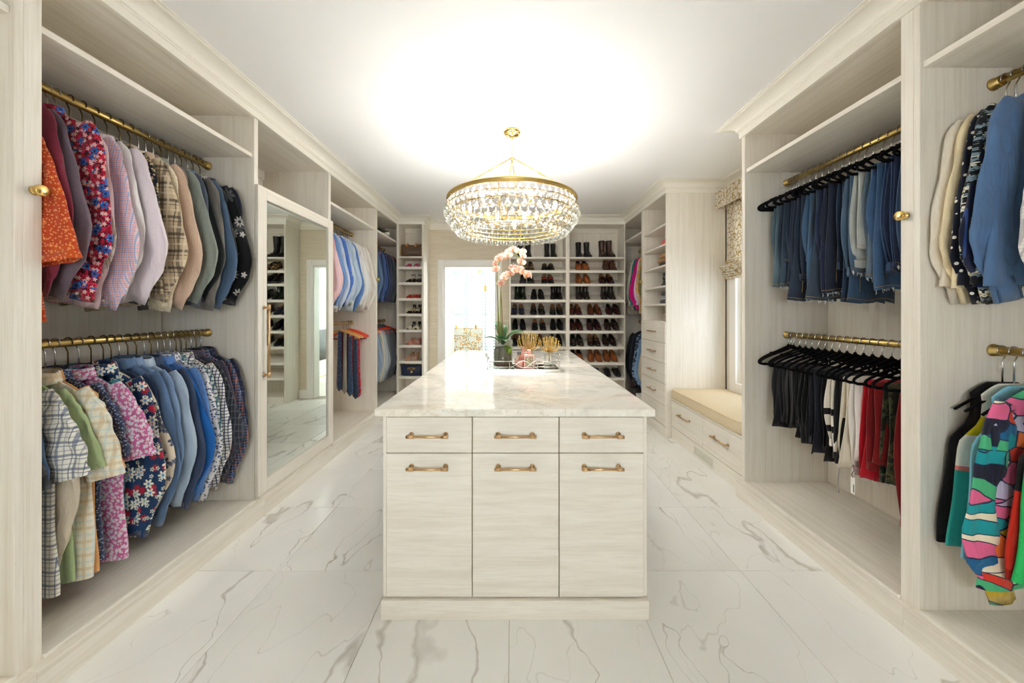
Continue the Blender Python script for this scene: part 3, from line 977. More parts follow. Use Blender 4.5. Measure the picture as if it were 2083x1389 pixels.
for sx in (-hx, hx):
    for za in (.036, .076):
        rail([(sx, -hy + .004, za), (sx, hy - .004, za)])
    d = 1 if sx > 0 else -1
    rail([(sx, -.045, .076), (sx + d * .012, -.04, .105), (sx + d * .016, -.03, .112), (sx + d * .016, .03, .112), (sx + d * .012, .04, .105), (sx, .045, .076)], 'tray_handle', .004)
TZ = CT + .0205

# --- potted orchid
ox, oy = -.068, 2.61
pot = thing('potted_orchid', 'peach phalaenopsis orchid in a clear glass cylinder on the mirrored tray', 'orchid', (ox, oy, TZ))
GL = pane_mat('clear vase glass', (236, 240, 236))
m = MB(); m.lathe([(.001, 0), (.071, 0), (.073, .004), (.073, .200), (.070, .200), (.070, .012), (.001, .012)], (0, 0, 0), 36)
m.build('glass_vase', GL, pot, True)
t = NT('grey bark fibre'); v = t.coord((60, 60, 5)); a = t.noise(v, 1, 4, .6)
BARK = t.set(t.ramp(a, [(.3, (92, 82, 72)), (.5, (136, 124, 112)), (.7, (170, 158, 146))]), .95); t.bump(a, .6, .01)
m = MB(); m.lathe([(.001, .034), (.062, .034), (.064, .06), (.066, .10), (.063, .135), (.05, .150), (.001, .155)], (0, 0, 0), 28); m.build('bark_medium', BARK, pot, True)
t = NT('pot base water'); WAT = t.set(lin((96, 34, 22)), .15)
m = MB(); m.lathe([(.001, .0125), (.067, .0125), (.067, .033), (.001, .033)], (0, 0, 0), 28); m.build('red_stone_layer', WAT, pot, True)
t = NT('moss green'); v = t.coord((40, 40, 40)); a = t.noise(v, 1, 4); MOSS = t.set(t.ramp(a, [(.3, (70, 96, 24)), (.6, (146, 176, 58))]), .95); t.bump(a, 1, .02)
m = MB(); m.ell((.03, -.03, .125), .036, .03, .038, 14, 10); m.build('moss_clump', MOSS, pot, True)
t = NT('orchid leaf'); v = t.coord((3, 3, 3)); a = t.noise(v, 3, 3); LEAF = t.set(t.ramp(a, [(.3, (34, 72, 34)), (.6, (66, 112, 62)), (.8, (96, 138, 92))]), .35)
def leaf(az, length, width, rise, droop, tilt=0):
    rows = []
    n = 10
    for i in range(n + 1):
        u = i / n
        w = width * sin(pi * min(1, u * .93 + .07)) ** .7 * (1 if u < .98 else .3)
        d = length * u; z = rise * sin(u * pi * .62) - droop * u * u
        row = []
        for k in (-1, -.5, 0, .5, 1):
            row.append((d, w * k, z + abs(k) * w * .35))
        row2 = [(x, y, zz - .002) for x, y, zz in reversed(row)]
        rows.append(row + row2)
    ca, sa = cos(az), sin(az)
    rows = [[(x * ca - y * sa, x * sa + y * ca, z + .165) for x, y, z in r] for r in rows]
    m = MB(); m.rings(rows, True, True, True); m.build('leaf', LEAF, pot, True)
leaf(radians(178), .14, .028, .06, .01); leaf(radians(120), .12, .03, .15, -.02); leaf(radians(-75), .10, .034, .05, .02)
leaf(radians(-20), .15, .032, .09, .0); leaf(radians(20), .17, .03, .11, .02); leaf(radians(-120), .09, .03, .07, .0); leaf(radians(75), .10, .024, .14, 0)
STEM = plain('orchid stem', (122, 140, 44), .5); CANE = plain('bamboo cane', (150, 112, 70), .6)
def px(x, y, Y):
    return ((x - 1041.5) * Y / 723 - ox, Y - oy, 1.35 - (y - 633) * Y / 723 - TZ)
def catmull(P, n=6):
    P = [Vector(p) for p in P]; Q = [2 * P[0] - P[1]] + P + [2 * P[-1] - P[-2]]; out = []
    for i in range(1, len(Q) - 2):
        for k in range(n):
            t_ = k / n
            a, b, c, d = Q[i - 1], Q[i], Q[i + 1], Q[i + 2]
            out.append(.5 * ((2 * b) + (-a + c) * t_ + (2 * a - 5 * b + 4 * c - d) * t_ ** 2 + (-a + 3 * b - 3 * c + d) * t_ ** 3))
    out.append(P[-1]); return out
st1 = catmull([px(1019, 697, 2.60), px(1013, 620, 2.58), px(1011, 560, 2.57), px(1015, 535, 2.57), px(1026, 522, 2.58), px(1040, 517, 2.60), px(1053, 521, 2.62), px(1060, 533, 2.62)])
MB().tube(st1, .0032, 6).build('flower_stem', STEM, pot, True)
st2 = catmull([px(1021, 697, 2.60), px(1018, 640, 2.58), px(1019, 590, 2.56), px(1024, 565, 2.55), px(1034, 553, 2.55), px(1046, 550, 2.56), px(1062, 554, 2.57), px(1076, 562, 2.58)])
MB().tube(st2, .0032, 6).build('flower_stem', STEM, pot, True)
for a, b in ((px(1015, 700, 2.60), px(1011, 552, 2.585)), (px(1023, 700, 2.61), px(1019, 585, 2.57))):
    MB().tube([a, b], .0038, 6).build('support_cane', CANE, pot, True)
t = NT('peach petal'); v = t.coord((1, 1, 1)); s = t.sep(v)
rr = t.n('ShaderNodeVectorMath', operation='LENGTH'); t.l(v, rr.inputs[0])
PETAL = t.set(t.ramp(rr.outputs['Value'], [(0.0, (236, 150, 140)), (.012, (240, 172, 158)), (.026, (247, 212, 190)), (.04, (250, 226, 204))]), .55, 0, .3)
LIP = plain('orchid lip', (232, 150, 40), .5)
def petal_mesh(l, w, cup):
    rows = []
    for i in range(7):
        u = i / 6
        ww = max(w * sin(pi * (u * .86 + .1)) ** .8, .0008)
        z = cup * u * u
        row = [(l * u, ww * k, z + cup * .5 * k * k) for k in (-1, -.5, 0, .5, 1)]
        rows.append(row + [(x, y, zz - .0012) for x, y, zz in reversed(row)])
    m = MB(); m.rings(rows, True, True, True)
    me = m.mesh('petal', True); me.materials.append(PETAL); return me
P_wide, P_thin = petal_mesh(.040, .023, .006), petal_mesh(.036, .012, .005)
lm = MB(); lm.ell((0, 0, .006), .007, .006, .006, 8, 6); lm.ell((0, -.012, .006), .004, .009, .003, 8, 5)
lip_me = lm.mesh('lip', True); lip_me.materials.append(LIP)
blooms = [(1010, 548, 2.55, -30), (1009, 536, 2.56, -60), (1016, 526, 2.55, -20), (1023, 522, 2.56, 10), (1033, 520, 2.55, 0), (1043, 508, 2.58, 20), (1036, 512, 2.6, -20), (1054, 512, 2.58, 15), (1063, 512, 2.6, 30), (1062, 521, 2.58, 40), (1060, 534, 2.58, 10),
          (1020, 576, 2.53, -20), (1025, 566, 2.52, 0), (1030, 560, 2.53, -30), (1038, 557, 2.51, 10), (1044, 545, 2.53, -10), (1047, 551, 2.52, 30), (1056, 549, 2.53, 10), (1064, 554, 2.52, 0), (1070, 559, 2.53, 40), (1078, 561, 2.54, 80)]
for (bx, by, bY, ang) in blooms:
    e = D.objects.new('flower', None); COL.objects.link(e); e.parent = pot; e.location = px(bx, by, bY); e.empty_display_size = .02
    yaw = radians(ang); e.rotation_euler = (radians(82 + R.uniform(-14, 14)), radians(R.uniform(-15, 15)), yaw)
    sc = R.uniform(.86, 1.05) * .92
    e.scale = (sc, sc, sc)
    for q, (me, a) in enumerate(((P_wide, 8), (P_wide, 172), (P_thin, 90), (P_thin, 218), (P_thin, 322))):
        o = obj('petal', me, e); o.rotation_euler = (0, 0, radians(a)); o.location = (0, 0, .002 if q > 1 else .005)
    obj('lip', lip_me, e)

# --- gold starburst candle holders on crystal blocks
def starburst(cx, cy, R_, H, base_h, bw, label, n):
    t = thing('starburst_ornament', label, 'ornament', (cx, cy, TZ), group='gold starburst ornaments on the tray')
    m = MB(); m.lathe([(.001, 0), (bw, 0), (bw, base_h), (.001, base_h)], (0, 0, 0), 6); m.build('crystal_base', CRYSTAL, t)
    MB().tube([(0, 0, base_h * .45), (0, 0, base_h + .008)], .004, 8).build('pin', GOLD, t, True)
    for k in range(n):
        u = (k + .5) / n
        el = .18 + 1.25 * u
        az = k * 2.39996
        pts = []
        rad, hh = R_ * cos(el) ** .8, H * (.35 + .65 * sin(el))
        for j in range(6):
            w = j / 5
            rr_ = rad * sin(w * pi / 2) ** 1.0
            pts.append((rr_ * cos(az), rr_ * sin(az), base_h + .004 + hh * (w ** 1.7)))
        m = MB(); m.tube(pts, [.0028, .0024, .0024, .0024, .0026, .0028], 5); m.ell(pts[-1], .0048, .0048, .0048, 6, 5)
        m.build('prong', GOLD, t, True)
    return t
starburst(.128, 2.70, .092, .14, .105, .045, 'larger gold starburst on a crystal base at the back of the tray', 40)
starburst(.272, 2.60, .082, .115, .105, .040, 'smaller gold starburst on a crystal base at the right of the tray', 38)

# --- perfume bottles
PINK = plain('pink lacquered glass', (226, 160, 138), .15)
t = NT('printed bottle label'); v = t.coord((1, 1, 1)); a = t.noise(v, 160, 2); b = t.noise(v, 90, 1)
PRINT = t.set(t.mix(t.math('GREATER_THAN', a, .56), t.mix(t.math('GREATER_THAN', b, .6), lin((222, 206, 160)), lin((190, 110, 90))), lin((42, 92, 62))), .5)
BLK = plain('black plastic', (24, 22, 22), .3)
pb = thing('perfume_bottle', 'square pink perfume bottle with framed floral label on the tray', 'perfume', (.122, 2.545, TZ), group='perfume bottles on the tray')
m = MB(); m.box(-.038, .038, -.016, .016, 0, .102, .004); m.build('bottle', PINK, pb)
m = MB(); m.box(-.027, .027, -.018, -.016, .014, .086, .0005); lb = m.build('label_frame', BLK, pb)
m = MB(); m.box(-.024, .024, -.0188, -.018, .017, .083, .0002); m.build('label_print', PRINT, pb)
m = MB(); m.box(-.014, .014, -.012, .012, .102, .136, .003); m.build('cap', PINK, pb)
pb = thing('perfume_bottle', 'square pink perfume bottle half hidden behind the other bottles', 'perfume', (.085, 2.625, TZ), group='perfume bottles on the tray')
m = MB(); m.box(-.036, .036, -.016, .016, 0, .108, .004); m.build('bottle', PINK, pb)
m = MB(); m.box(-.013, .013, -.012, .012, .108, .142, .003); m.build('cap', PINK, pb)
PG = pane_mat('pink clear glass', (251, 238, 233))
pb = thing('perfume_bottle', 'rounded clear pink perfume bottle with black and gold cap', 'perfume', (.052, 2.556, TZ), group='perfume bottles on the tray')
m = MB(); m.lathe([(.002, 0), (.026, 0), (.033, .01), (.036, .035), (.034, .062), (.024, .082), (.012, .09), (.011, .096)], (0, 0, 0), 24); m.build('bottle', PG, pb, True)
m = MB(); m.lathe([(.002, .004), (.022, .004), (.028, .012), (.030, .035), (.028, .055), (.002, .056)], (0, 0, 0), 20); m.build('perfume', plain('pink perfume', (240, 198, 184), .2), pb, True)
m = MB(); m.box(-.013, .013, -.013, .013, .1, .122, .003); c_ = m.build('cap', BLK, pb)
m = MB(); m.lathe([(.014, .094), (.014, .1)], (0, 0, 0), 16); m.build('collar', GOLD, pb, True)
# ================================================================== fabrics
def fabric_base(name, bump=.35):
    t = NT(name)
    v = t.coord((1, 1, 1), rnd=5.0)
    return t, v
def fin(t, v, col, rough=.88, bump=.55, sheen=.15):
    mp = t.n('ShaderNodeMapping'); t.l(v, mp.inputs[0]); mp.inputs['Scale'].default_value = (14, 14, 3.5)
    w = t.noise(mp.outputs[0], 1, 3, .55, .6)
    t.bump(w, bump, .03)
    t.set(col, rough, 0, .2)
    t.b.inputs['Sheen Weight'].default_value = sheen
    return t.m
def F(name, c, c2=None, grain=420, rough=.88, bump=.55, stretch=(1, 1, 1)):
    """plain or heathered cloth"""
    if name in _MC: return _MC[name]
    t, v = fabric_base(name)
    c2 = c2 or tuple(max(0, int(k * .88)) for k in c)
    mp = t.n('ShaderNodeMapping'); t.l(v, mp.inputs[0]); mp.inputs['Scale'].default_value = stretch
    n = t.noise(mp.outputs[0], grain, 2)
    col = t.ramp(n, [(.15, c2), (.75, c)])
    _MC[name] = fin(t, v, col, rough, bump)
    return _MC[name]
def plaid(name, base, bands, rough=.88):
    """bands: (axis 0=x 2=z, period, width, colour, offset, opacity)"""
    if name in _MC: return _MC[name]
    t, v = fabric_base(name)
    s = t.sep(v)
    col = lin(base)
    for (ax, per, w, c, off, op) in bands:
        p = t.math('PINGPONG', t.math('ADD', s[ax], 5 + off), per / 2)
        k = t.math('MULTIPLY', t.math('LESS_THAN', p, w / 2), op)
        col = t.mix(k, col, lin(c))
    _MC[name] = fin(t, v, col, rough)
    return _MC[name]
def uv2(t, v):
    s = t.sep(v)
    cv = t.n('ShaderNodeCombineXYZ'); t.l(t.math('ADD', s[0], t.math('MULTIPLY', s[1], .8)), cv.inputs[0]); t.l(s[2], cv.inputs[1])
    return cv.outputs[0]
def blooms_mask(t, vec, scale, rad, petals, soft=.0, rnd=1.0):
    vo = t.n('ShaderNodeTexVoronoi', voronoi_dimensions='2D'); t.l(vec, vo.inputs['Vector']); vo.inputs['Scale'].default_value = scale
    vo.inputs['Randomness'].default_value = rnd
    d = t.n('ShaderNodeVectorMath', operation='SUBTRACT'); 
    sc = t.n('ShaderNodeVectorMath', operation='SCALE'); t.l(vec, sc.inputs[0]); sc.inputs['Scale'].default_value = 1.0
    t.l(sc.outputs[0], d.inputs[0]); t.l(vo.outputs['Position'], d.inputs[1])
    s = t.sep(d.outputs[0])
    ang = t.math('ARCTAN2', s[1], s[0])
    r = t.math('MULTIPLY_ADD', t.math('ABSOLUTE', t.math('COSINE', t.math('MULTIPLY', ang, petals / 2))), .65 * rad, .35 * rad)
    k = t.math('LESS_THAN', vo.outputs['Distance'], t.math('MULTIPLY', r, scale))
    return k, vo
def floral(name, base, layers, mottled=None, rough=.85):
    """layers: (scale, radius, petals, colour, centre colour or None)"""
    if name in _MC: return _MC[name]
    t, v = fabric_base(name)
    u = uv2(t, v)
    col = lin(base)
    if mottled:
        sc, c2, th = mottled
        n = t.noise(u, sc, 4, .65, .5)
        col = t.mix(t.math('GREATER_THAN', n, th), col, lin(c2))
    for (i, (sc, rad, pet, c, cc)) in enumerate(layers):
        mp = t.n('ShaderNodeMapping'); t.l(u, mp.inputs[0]); mp.inputs['Location'].default_value = (3.7 * i, 1.3 * i, 0)
        if pet == 0:
            vo = t.n('ShaderNodeTexVoronoi'); t.l(v, vo.inputs['Vector']); vo.inputs['Scale'].default_value = sc
            k = t.math('LESS_THAN', vo.outputs['Distance'], rad * sc)
        else:
            k, vo = blooms_mask(t, mp.outputs[0], sc, rad, pet)
        col = t.mix(k, col, lin(c))
        if cc: col = t.mix(t.math('LESS_THAN', vo.outputs['Distance'], rad * .28 * sc), col, lin(cc))
    _MC[name] = fin(t, v, col, rough)
    return _MC[name]
def blotch(name, stops, scale=6, detail=3, dist=.5, rough=.88, stretch=(1, 1, 1), interp='CONSTANT'):
    if name in _MC: return _MC[name]
    t, v = fabric_base(name)
    mp = t.n('ShaderNodeMapping'); t.l(v, mp.inputs[0]); mp.inputs['Scale'].default_value = stretch
    n = t.noise(mp.outputs[0], scale, detail, .55, dist)
    _MC[name] = fin(t, v, t.ramp(n, stops, interp), rough)
    return _MC[name]
def stripes(name, stops, axis=2, span=1.0, off=0.0, rough=.85):
    if name in _MC: return _MC[name]
    t, v = fabric_base(name)
    tc = t.n('ShaderNodeTexCoord'); s = t.sep(tc.outputs['Object'])
    f = t.math('FRACT', t.math('DIVIDE', t.math('ADD', s[axis], 10 * span + off), span))
    _MC[name] = fin(t, v, t.ramp(f, stops, 'CONSTANT'), rough)
    return _MC[name]

# ================================================================== garment shapes
def sstep(a, b, x):
    t_ = min(1, max(0, (x - a) / (b - a))); return t_ * t_ * (3 - 2 * t_)

def body_mesh(seed, hw=.215, Ln=.80, flare=.03, t=.020, neck=.062, slope=.075, z0=-.088, hem=.03, fold=.012, straps=False, name='torso'):
    r = random.Random(seed)
    ph = [r.uniform(0, 6.28) for _ in range(6)]
    nc = 44
    rows = []
    prof = []
    ns = 6
    for i in range(ns):
        s = i / (ns - 1)
        prof.append((neck + (hw - neck) * (s ** .92), z0 - slope * s ** 1.25 - .008 * s))
    zs = prof[-1][1]
    nb = 20
    for i in range(1, nb + 1):
        s = i / nb
        w = hw + .012 * sin(pi * min(1, s * 3)) + flare * s ** 1.3
        if straps:   # sleeveless: cut-in armhole below the shoulder strap
            zz_ = zs + (-Ln - zs) * s
            w = hw - .006 + (.075 * sstep(-.22, -.33, zz_)) + flare * s ** 1.3
        prof.append((w, zs + (-Ln - zs) * s))
    for (w, z) in prof:
        dep = min(1, max(0, (z0 - z) / .18))
        low = sstep(zs, -Ln, z)
        ring = []
        for j in range(nc):
            a = 2 * pi * j / nc
            cx = math.copysign(abs(cos(a)) ** .72, cos(a)); sy = math.copysign(abs(sin(a)) ** .8, sin(a))
            x = w * cx
            th = t * (.45 + .55 * dep) * (1 + .25 * low)
            y = th * sy
            f = fold * dep * (.35 + .65 * low)
            y += f * (sin(22 * x + ph[0] + 1.5 * z) * .5 + sin(39 * x + ph[1] - 2.2 * z) * .35 + .5 * sin(9 * x + ph[2]))
            zz = z
            if low > 0: zz += low ** 3 * (hem * (abs(cx) ** 2.2) + .006 * sin(6 * x + ph[3]) )
            x += .006 * low * sin(14 * z + ph[4])
            ring.append((x, y, zz))
        rows.append(ring)
    m = MB(); m.rings(rows, True, True, False)
    # inner hem: fold back up
    m.rings([rows[-1], [(x * .985, y * .7, z + .03) for x, y, z in rows[-1]]], True, False, True)
    return m.mesh(name, True)

def tube_cloth(path, wid, thk, seed, nr=24, nc=28, wr=.006, name='sleeve', closeA=True):
    """flattened tube along a path in the xz plane (with y drift)"""
    r = random.Random(seed)
    ph = [r.uniform(0, 6.28) for _ in range(6)]
    P = catmull(path, max(2, nr // (len(path) - 1)))
    n = len(P)
    def interp(lst, u):
        k = u * (len(lst) - 1); i = min(int(k), len(lst) - 2); f = k - i
        return lst[i] * (1 - f) + lst[i + 1] * f
    rows = []
    for i, p in enumerate(P):
        u = i / (n - 1)
        tn = (P[min(i + 1, n - 1)] - P[max(i - 1, 0)]); tn.y *= .3; tn.normalize()
        wd = Vector((tn.z, 0, -tn.x)); wd = -wd if wd.x < 0 else wd
        W, T = interp(wid, u), interp(thk, u)
        ring = []
        for j in range(nc):
            a = 2 * pi * j / nc
            ca, sa = cos(a), sin(a)
            ca = math.copysign(abs(ca) ** .85, ca)
            k = 1 + .05 * sin(3 * a + ph[0] + 9 * u) * (u > .05)
            crease = (.10 * sin(4 * a + ph[4] + 1.5 * u) + .07 * sin(7 * a + ph[5] - 2 * u)) * min(1, u * 3)
            wrk = wr * (sin(2 * a + 17 * u + ph[1]) * .6 + sin(5 * a - 23 * u + ph[2]) * .5 + .6 * sin(31 * u + 2 * ca + ph[3])) * min(1, u * 4)
            q = p + wd * (W * ca * k) + Vector((0, 1, 0)) * (T * sa * (1 + 2.2 * crease) + wrk)
            ring.append(tuple(q))
        rows.append(ring)
    m = MB(); m.rings(rows, True, closeA, False)
    last = rows[-1]; c = P[-1]
    inner = [tuple(Vector(q) * .9 + c * .1 + Vector((0, 0, .03))) for q in last]
    m.rings([last, inner], True, False, True)
    return m.mesh(name, True), rows

def sleeve_set(seed, hw=.215, ln=.66, w=(.046, .066, .076, .080, .068, .052), t=.0135, out=.0, long=True, zsh=-.160, dyr=(-.014, .006)):
    r = random.Random(seed * 13 + 1)
    dy = r.uniform(*dyr)
    el = r.uniform(.60, .70)
    res = []
    for sg in (1, -1):
        e = (out + r.uniform(-.012, .018)) if sg > 0 else -.03
        if long:
            path = [(sg * (hw - .058), 0, zsh + .022), (sg * (hw - .030), 0, zsh - .050), (sg * (hw - .006 + e * .4), dy * .3, zsh - el * .5 * ln), (sg * (hw + .022 + e), dy * .8, zsh - el * ln), (sg * (hw + .004 + e), dy, zsh - (el + .5 * (1 - el)) * ln), (sg * (hw - .024 + e * .6), dy * .9, zsh - ln)]
            thk = [t * .7, t, t * 1.05, t * 1.15, t, t * .9]
        else:
            path = [(sg * (hw - .058), 0, zsh + .022), (sg * (hw - .025), 0, zsh - .05), (sg * (hw + .010 + e * .5), dy * .2, zsh - .5 * ln), (sg * (hw + .040 + e), dy * .4, zsh - ln)]
            thk = [t * .7, t, t * 1.1, t * 1.2]
        me, rows = tube_cloth(path, w, thk, seed + (0 if sg > 0 else 77), wr=.0045)
        cuff = None
        if long:
            P2 = Vector(path[-1]); d = (P2 - Vector(path[-2])).normalized()
            last = rows[-1]
            c = Vector((sum(q[0] for q in last), sum(q[1] for q in last), sum(q[2] for q in last))) / len(last)
            ra = [tuple((Vector(q) - c) * 1.05 + c - d * .004) for q in last]
            rb = [tuple((Vector(q) - c) * 1.02 + c + d * .058) for q in last]
            rc = [tuple((Vector(q) - c) * .94 + c + d * .055) for q in last]
            rd = [tuple((Vector(q) - c) * .90 + c + d * .01) for q in last]
            m = MB(); m.rings([ra, rb, rc, rd], True, False, True)
            cuff = (m.mesh('cuff', True), tuple(c + d * .03 + Vector((sg * .0, -thk[-1] * 1.05, 0))))
        res.append((me, cuff))
    return res

def collar_mesh(w=.066, d=.034, z=-.098, h=.038, seed=0):
    rows = []
    n = 28
    for (k, hh, ff) in ((.92, 0, 0), (.95, h * .9, 0), (1.0, h, 0), (1.10, h * .9, 0), (1.22, h * .25, 1), (1.27, -.004, 1), (1.24, -.006, 1), (1.12, h * .3, 1)):
        ring = []
        for j in range(n):
            a = 2 * pi * j / n
            fl = max(0, -sin(a)) ** 2 * ff
            ring.append((w * k * cos(a), d * k * sin(a), z + hh - .018 * fl + .012 * max(0, sin(a))))
        rows.append(ring)
    m = MB(); m.rings(rows, True)
    return m.mesh('collar', True)

MESH = {}
def slot(me):
    if len(me.materials) == 0: me.materials.append(None)
    fixn(me)
    return me
def get(kind, v):
    k = (kind, v)
    if k in MESH: return MESH[k]
    r = random.Random(v * 31 + hash(kind) % 1 + len(kind) * 7)
    d = {}
    if kind == 'shirt':
        d['torso'] = slot(body_mesh(v, hw=r.uniform(.20, .22), Ln=r.uniform(.82, .88), flare=.02, t=.017, hem=.05))
        d['sl'] = sleeve_set(v, ln=r.uniform(.60, .68), out=r.uniform(-.02, .03))
        d['collar'] = slot(collar_mesh())
    elif kind == 'lowshirt':
        d['torso'] = slot(body_mesh(v + 40, hw=r.uniform(.20, .22), Ln=r.uniform(.82, .90), flare=.025, t=.017, hem=.045))
        d['sl'] = sleeve_set(v + 40, ln=r.uniform(.60, .68), out=r.uniform(-.02, .03))
        d['collar'] = slot(collar_mesh())
    elif kind == 'short':
        d['torso'] = slot(body_mesh(v + 20, hw=r.uniform(.20, .22), Ln=r.uniform(.86, .95), flare=.025, t=.018, hem=.02))
        d['sl'] = sleeve_set(v + 20, ln=r.uniform(.28, .34), w=(.048, .068, .080, .088), t=.02, out=r.uniform(.0, .03), long=False)
        d['collar'] = slot(collar_mesh())
    elif kind == 'kimono':
        d['torso'] = slot(body_mesh(v + 30, hw=.22, Ln=.84, flare=.03, t=.018, hem=.0))
        d['sl'] = sleeve_set(v + 30, ln=.47, w=(.05, .075, .09, .105), t=.018, out=.035, long=False)
    elif kind == 'jacket':
        d['torso'] = slot(body_mesh(v + 60, hw=.215, Ln=.80, flare=.012, t=.022, hem=-.005, slope=.062, fold=.006))
        d['sl'] = sleeve_set(v + 60, hw=.215, ln=.585, w=(.05, .064, .066, .064, .060, .054), t=.022, out=-.01)
        d['collar'] = slot(collar_mesh(.07, .036, h=.03))
    elif kind == 'blouse':
        d['torso'] = slot(body_mesh(v + 80, hw=.20, Ln=.80, flare=.06, t=.020, hem=.0, fold=.016))
        d['sl'] = sleeve_set(v + 80, hw=.20, ln=.64, w=(.042, .058, .064, .072, .078, .046), t=.016, out=.0)
    elif kind == 'tank':
        d['torso'] = slot(body_mesh(v + 90, hw=.128, Ln=.74, flare=.06, t=.015, neck=.06, slope=.035, hem=.01, fold=.012, straps=True))
    elif kind == 'coat':
        d['torso'] = slot(body_mesh(v + 95, hw=.215, Ln=.92, flare=.03, t=.03, hem=.0, fold=.014))
        d['sl'] = sleeve_set(v + 95, hw=.21, ln=.60, w=(.052, .068, .072, .07, .066, .06), t=.026, out=-.01)
    for me, cf in d.get('sl', ()):
        slot(me)
        if cf: slot(cf[0])
    MESH[k] = d
    return d
bt = MB(); bt.lathe([(.001, -.003), (.0055, -.003), (.0062, -.001), (.0055, .001), (.001, .001)], (0, 0, 0), 10, 'y')
BTN = bt.mesh('button', True); BTN.materials.append(None)

# hangers
def hook_mesh(r=.0026, top=.0205, drop=-.085):
    # stem runs from the rod down to the hanger neck
    pts = []
    for j in range(13):
        a = radians(-25 + 235 * j / 12)
        pts.append((top * cos(a), 0, top * sin(a)))
    pts += [(-.004, 0, -.034), (0, 0, -.045), (0, 0, drop)]
    m = MB(); m.tube(pts, r, 6)
    me = m.mesh('hook', True); me.materials.append(None); return me
HOOK = hook_mesh()
HOOKL = hook_mesh(drop=-.125)
def shoulder_mesh(hw=.20, r=.006, bar=False, drop=.075, z0=-.088):
    m = MB()
    pts = [(-hw, 0, z0 - drop), (-hw * .6, 0, z0 - drop * .5), (-.03, 0, z0 - .006), (.03, 0, z0 - .006), (hw * .6, 0, z0 - drop * .5), (hw, 0, z0 - drop)]
    m.tube(catmull(pts, 4), r, 8)
    me = m.mesh('shoulder_bar', True); me.materials.append(None); return me
SHB = shoulder_mesh(.19, .005, False, .085, -.150)
def velvet_mesh(hw=.218):
    """flat flocked hanger: neck, sloped shoulders with notches, rounded ends, trouser bar"""
    zt, zb = -.078, -.205
    top = catmull([(0, 0, zt), (.022, 0, zt - .010), (.075, 0, zt - .034), (.15, 0, zt - .064), (hw - .022, 0, zt - .088), (hw - .003, 0, zb + .022), (hw - .004, 0, zb + .008), (hw - .02, 0, zb)], 4)
    pts = top + [Vector((.1, 0, zb)), Vector((0, 0, zb)), Vector((-.1, 0, zb))] + [Vector((-p.x, p.y, p.z)) for p in reversed(top[1:])]
    m = MB(); m.tube(pts, .0075, 8, closed=True, flat=.55)
    for sg in (-1, 1):   # strap notch bumps
        m.ell((sg * .125, 0, zt - .048), .012, .004, .007, 8, 5)
    m.tube([(0, 0, zt + .012), (0, 0, zt - .006)], [.006, .011], 8)
    me = m.mesh('hanger_frame', True); me.materials.append(VELVET); return me
VHANG = velvet_mesh()

def hanger(x, y, z, rz, label, kind='wire', tilt=0.0, hookmat=None, group=None):
    t = thing('clothes_hanger', label, 'hanger', (x, y, z), (0, tilt, rz), group)
    obj('hook', HOOK if kind == 'velvet' else HOOKL, t, mats=[hookmat or (CHROME if R.random() < .35 else AGED)])
    if kind == 'velvet': obj('hanger_frame', VHANG, t)
    else: obj('shoulder_bar', SHB, t, mats=[kind if not isinstance(kind, str) else VELVET])
    return t

def garment(kind, v, mat, label, cat, x, y, z, rz, name, group, parts_mat=None, hang='wire', hookmat=None, hlabel=None, buttons=0, btn=None, drop=0.0, noback=False):
    d = get(kind, v)
    t = thing(name, label, cat, (x, y, z - drop - (.038 if hang else 0)), (0, 0, rz), group)
    pm = parts_mat or {}
    obj('torso', d['torso'], t, mats=[mat])
    for i, (me, cf) in enumerate(d.get('sl', ())):
        if noback and i == 1: continue
        s = obj('sleeve', me, t, mats=[pm.get('sleeve', mat)])
        if cf:
            obj('cuff', cf[0], s, mats=[pm.get('cuff', mat)])
            if buttons and i == 0:
                for q in range(buttons):
                    p = Vector(cf[1]) + Vector((-.004 + .0 * q, -.002, .02 - q * .020 if buttons > 1 else 0))
                    obj('button', BTN, s, p, mats=[btn or plain('pale button', (220, 214, 204), .4)])
    if 'collar' in d: obj('collar', d['collar'], t, mats=[pm.get('collar', mat)])
    if hang:
        hanger(math.copysign(1.98, x), y, z, rz, hlabel, hang, hookmat=hookmat, group=group + ' hangers')
    return t

# ================================================================== left bay, upper rod
NAVYBTN = plain('dark button', (30, 30, 36), .4)
gold_pais = floral('orange bandana print', (178, 62, 30), [(80, .0035, 4, (216, 150, 96), None), (20, .008, 8, (206, 104, 40), (236, 206, 160))], (9, (190, 76, 30), .56))
redflor = floral('crimson floral with blue blooms', (138, 16, 38), [(62, .0075, 5, (196, 36, 66), None), (38, .0095, 5, (220, 176, 174), None), (17, .019, 6, (42, 96, 176), (34, 44, 84))], (34, (52, 14, 32), .52))
burg = F('burgundy heather', (132, 48, 66), (96, 34, 50), 380)
plum = F('plum grey twill', (112, 98, 108), (92, 80, 90))
palepink = F('pale pink cotton', (232, 206, 212), (222, 196, 204), 200)
ging = plaid('pink and blue gingham', (234, 226, 230), [(0, .019, .008, (226, 158, 166), 0, .55), (2, .019, .008, (226, 158, 166), 0, .55), (0, .019, .004, (120, 150, 204), .0095, .6), (2, .019, .004, (120, 150, 204), .0095, .6)])
white1 = F('white poplin', (232, 230, 228), (224, 222, 222), 200)
lilac = F('lilac white cotton', (228, 218, 224), (218, 208, 216), 200)
darkfl = floral('dark ditsy floral', (30, 34, 42), [(34, .011, 5, (150, 128, 84), (214, 200, 168)), (46, .006, 4, (196, 178, 150), None)])
